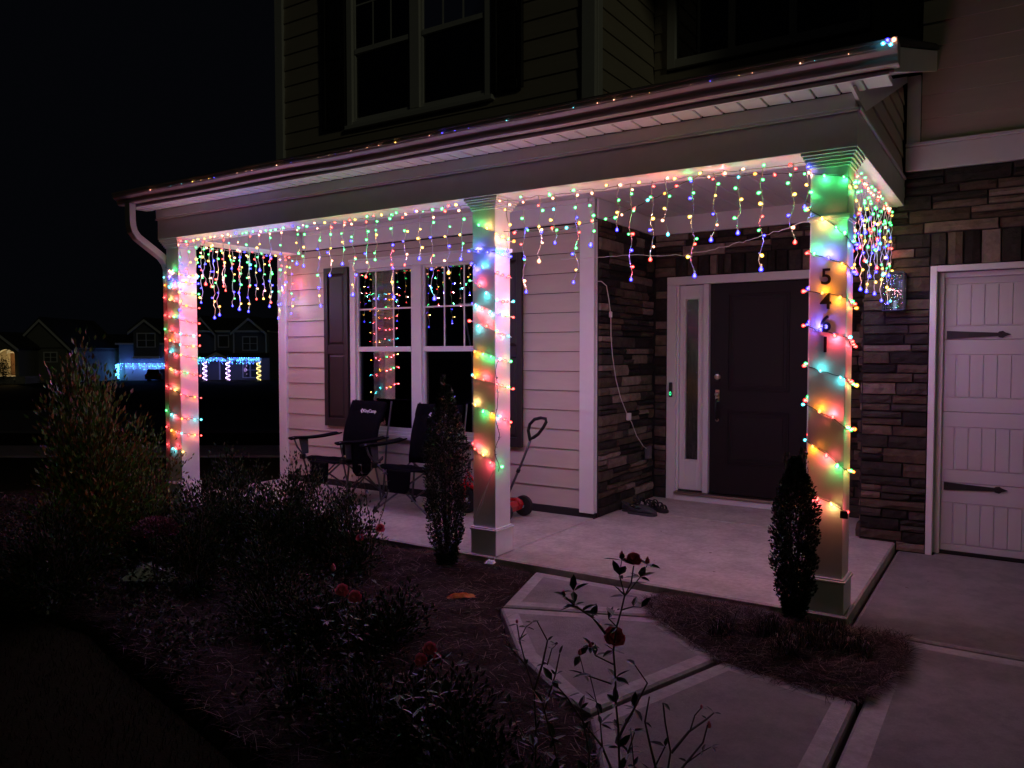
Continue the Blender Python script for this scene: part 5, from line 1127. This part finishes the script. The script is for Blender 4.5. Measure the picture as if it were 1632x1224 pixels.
dd=MB().box(X(348),X(357),.72,.79,Z(605),Z(577)).build('door',fd_m,r); MB().box(X(345),X(347),.7,.79,Z(605),Z(575)).box(X(359),X(361),.7,.79,Z(605),Z(575)).box(X(345),X(361),.7,.79,Z(575),Z(573.5)).build('door_casing',ft,r)
MB().box(X(300),X(424),-1.9,.8,zg_,Z(606)).build('porch_floor',conc3_m,r)
MB().box(X(200),X(262),-.05,0,zg_,Z(579)).build('garage_door',ft,r)
# their lights
fb=emis('far_bulb_blue',(.35,.75,4.5),1.6); fb2=emis('far_bulb_aqua',(.5,3.2,4.2),1.6); fbp=emis('far_bulb_violet',(3.6,2.4,5),1.4); fby=emis('far_bulb_yellow',(4,3,.9),1.1)
def dots(mb,pts,rad,m=0):
    for p in pts:
        x,y,z=p; q=rad*random.uniform(.6,1.3); mb.add([(x+q,y,z),(x-q,y,z),(x,y+q,z),(x,y-q,z),(x,y,z+q),(x,y,z-q)],[(0,2,4),(2,1,4),(1,3,4),(3,0,4),(2,0,5),(1,2,5),(3,1,5),(0,3,5)],random.choice((0,0,1)) if m is None else m)
def far_string(label,pts,mats,m=None,rad=.038,wire=None):
    e=tag(empty('far_light_string',r.location),label,'icicle lights','blue lights on the house across the street'); e.rotation_euler=(0,0,YAW); mb=MB(); dots(mb,pts,rad,m); o=mb.build('bulbs',mats,e); o['kind']='stuff'
    MB().tube(wire,.012,4).build('cord',wire_g,e); return e
pts=[]; u=192
while u<266:
    L=random.choice((2,6,10,7)); pts+= [(X(u)+random.uniform(-.05,.05),-.35,Z(579+q)) for q in np.arange(0,L,2.3)]; u+=1.8
far_string('blue icicle lights over the garage door across the street',pts,[fb,fb2],wire=[(X(192),-.35,Z(579)),(X(266),-.35,Z(579))])
far_string('aqua lights wound up the garage corner across the street',[(X(190+2.5*math.sin(k)),-.4,Z(580+k*.42)) for k in range(54)],[fb2,fb],rad=.06,wire=[(X(190),-.4,Z(579)),(X(190),-.4,Z(604))])
pts=[]; u=302
while u<424:
    L=random.choice((2,6,9,5)); pts+= [(X(u)+random.uniform(-.06,.06),-1.95,Z(570+q)) for q in np.arange(0,L,2.2)]; u+=1.35
far_string('blue icicle lights along the porch roof across the street',pts,[fb,fb2],wire=[(X(302),-1.95,Z(570)),(X(424),-1.95,Z(570))])
for u,lab,m_ in ((337,'violet lights spiralling up the left porch post across the street',fbp),(373,'violet lights spiralling up the right porch post across the street',fbp),(421,'yellow lights wound up the end porch post across the street',fby)):
    far_string(lab,[(X(u)+.2*math.cos(k*.55),-1.67-.2*abs(math.sin(k*.55)),Z(576+k*.62)) for k in range(46)],[m_],0,.045,wire=[(X(u),-1.9,Z(576)),(X(u),-1.9,Z(604))])
def far_light(u,v,y,c,e,parent,size=.6):
    l=bpy.data.lights.new('far_glow','POINT'); l.color=c; l.energy=e; l.shadow_soft_size=size; o=bpy.data.objects.new('far_glow',l); COL.objects.link(o); o.parent=parent; o.location=(X(u),y,Z(v)); return o
for u in (205,228,250): far_light(u,582,-.6,(.10,.22,1),26,r,.3)
for u in (318,345,372,405): far_light(u,577,-1.2,(.14,.22,1),20,r,.3)
for u in (340,376): far_light(u,590,-1.2,(.6,.35,1),7,r,.2)
# parked car beside that garage, and a bin
cm=mat('dark_car_paint',(.02,.012,.016),.3,coat=.6)
c=tag(empty('parked_car',(r.matrix_basis@Vector((X(261),-2.2,0)))),'dark car parked beside the blue lit garage across the street','car'); c.rotation_euler=(0,0,YAW)
z0=Z(607); MB().prism([(-.85,z0+.25),(.85,z0+.25),(.88,z0+.75),(.70,z0+.85),(.58,z0+1.28),(-.58,z0+1.28),(-.70,z0+.85),(-.88,z0+.75)],1,-.2,3.6).build('body',cm,c,bevel=.08)
MB().prism([(-.62,z0+.86),(.62,z0+.86),(.52,z0+1.2),(-.52,z0+1.2)],1,-.23,-.19).build('rear_window',pane_m,c)
for sx in(-1,1):
    for yy in (.5,2.9): MB().lathe([(.30,-.1),(.30,.1)],12,0,Matrix.Translation((sx*.72,yy,z0+.28))@Matrix.Rotation(math.pi/2,4,'Y')).build('wheel',rubber,c)
    MB().box(sx*.62-.14,sx*.62+.14,-.24,-.19,z0+.62,z0+.74).build('taillight',redp,c)
# left neighbour with the lit arched porch
r,X,Z=FHouse(40,70,'gabled house at far left with a warmly lit arched porch')
zb=Z(602)-.5; stw=mat('cream_render',(.42,.36,.26),.85,noise=.2,nscale=3)
fs_=mat('far_left_siding',(.15,.15,.13),.8)
MB().box(X(-60),X(92),3,12,zb,Z(553)).build('main_wall',fs_,r); gable(r,X,Z,-10,86,553,506,2.8,12,fs_,6)
# porch front with an arched opening
g=MB(); seg=12; ua,ub=-4,24; cxm=(ua+ub)/2
arch=[(ua+(ub-ua)*i/seg, 562-6*math.sin(math.pi*i/seg)) for i in range(seg+1)]
topv=552
for (a,va),(b,vb_) in zip(arch,arch[1:]): g.prism([(X(a),Z(va)),(X(b),Z(vb_)),(X(b),Z(topv)),(X(a),Z(topv))],1,0,.4)
g.box(X(28.5),X(30),.4,3,zb,Z(topv)); g.box(X(-40),X(ua),0,.4,zb,Z(topv)); g.box(X(ub),X(30),0,.4,zb,Z(topv)); g.build('porch_arch',fs_,r); gable(r,X,Z,-22,31,553,532,0,3,fs_,3)
MB().box(X(-30),X(30),2.5,2.6,zb,Z(550)).build('porch_back_wall',stw,r)
MB().box(X(-2),X(0),2.35,2.49,Z(598),Z(562)).box(X(2.5),X(4.5),2.35,2.49,Z(598),Z(562)).box(X(-12),X(4.5),2.35,2.49,Z(562),Z(560)).build('door_casing',ft,r); MB().box(X(-10),X(-2),2.4,2.49,Z(598),Z(562)).build('door',mat('far_brown_door',(.12,.06,.03),.6),r)
MB().box(X(-40),X(45),-.5,2.5,zb,Z(599)).build('porch_floor',conc3_m,r)
fwindow(r,X,Z,40,60,562,576,3,2,2)
l=MB().lathe([(.05,0),(.14,.1),(.14,.35),(.05,.45)],8,0,Matrix.Translation((X(13),1.3,Z(568)))).build('porch_lamp',emis('warm_lamp',(1,.72,.32),6),r)
far_light(13,571,.9,(1,.70,.30),130,r,.15)
bb=tag(empty('porch_shrub',r.matrix_basis@Vector((X(14),-.8,Z(603)))),'small potted shrub silhouetted against the lit arch across the street','shrub')
n=700; P=rng.normal(size=(n,3))*np.array([.42,.3,.5])+np.array([0,0,.9]); c=link_mesh('crown',leaves_mesh('far_leaves',P,rng.normal(size=(n,3)),.16,low_m,.5,.2,[.5,.3,.2]),bb); c['kind']='stuff'; MB().tube([(0,0,0),(0,0,.9)],.05,5).build('stem',twig_m,bb)
# dim houses in between
for u0,u1,v0,v1,d,lab in ((86,150,552,603,95,'barely visible dark house between the lit arch and the blue house'),(150,192,545,602,105,'dim house just left of the blue lit garage')):
    r,X,Z=FHouse((u0+u1)/2,d,lab); mm=mat('night_siding',(.018,.015,.013),.9)
    MB().box(X(u0),X(u1),0,8,Z(v1)-.6,Z(v0)).build('wall',mm,r); MB().prism([(-.5,Z(v0)),(8.5,Z(v0)),(4,Z(v0-14))],0,X(u0-2),X(u1+2)).build('roof',froof,r)
    fwindow(r,X,Z,u0+8,u0+18,v0+8,v0+20,0); 
    MB().box(X(u0+24),X(u1-6),-.06,0,Z(v1),Z(v1-17)).build('garage_door',mm,r)
# lamp post bulb dots seen far away
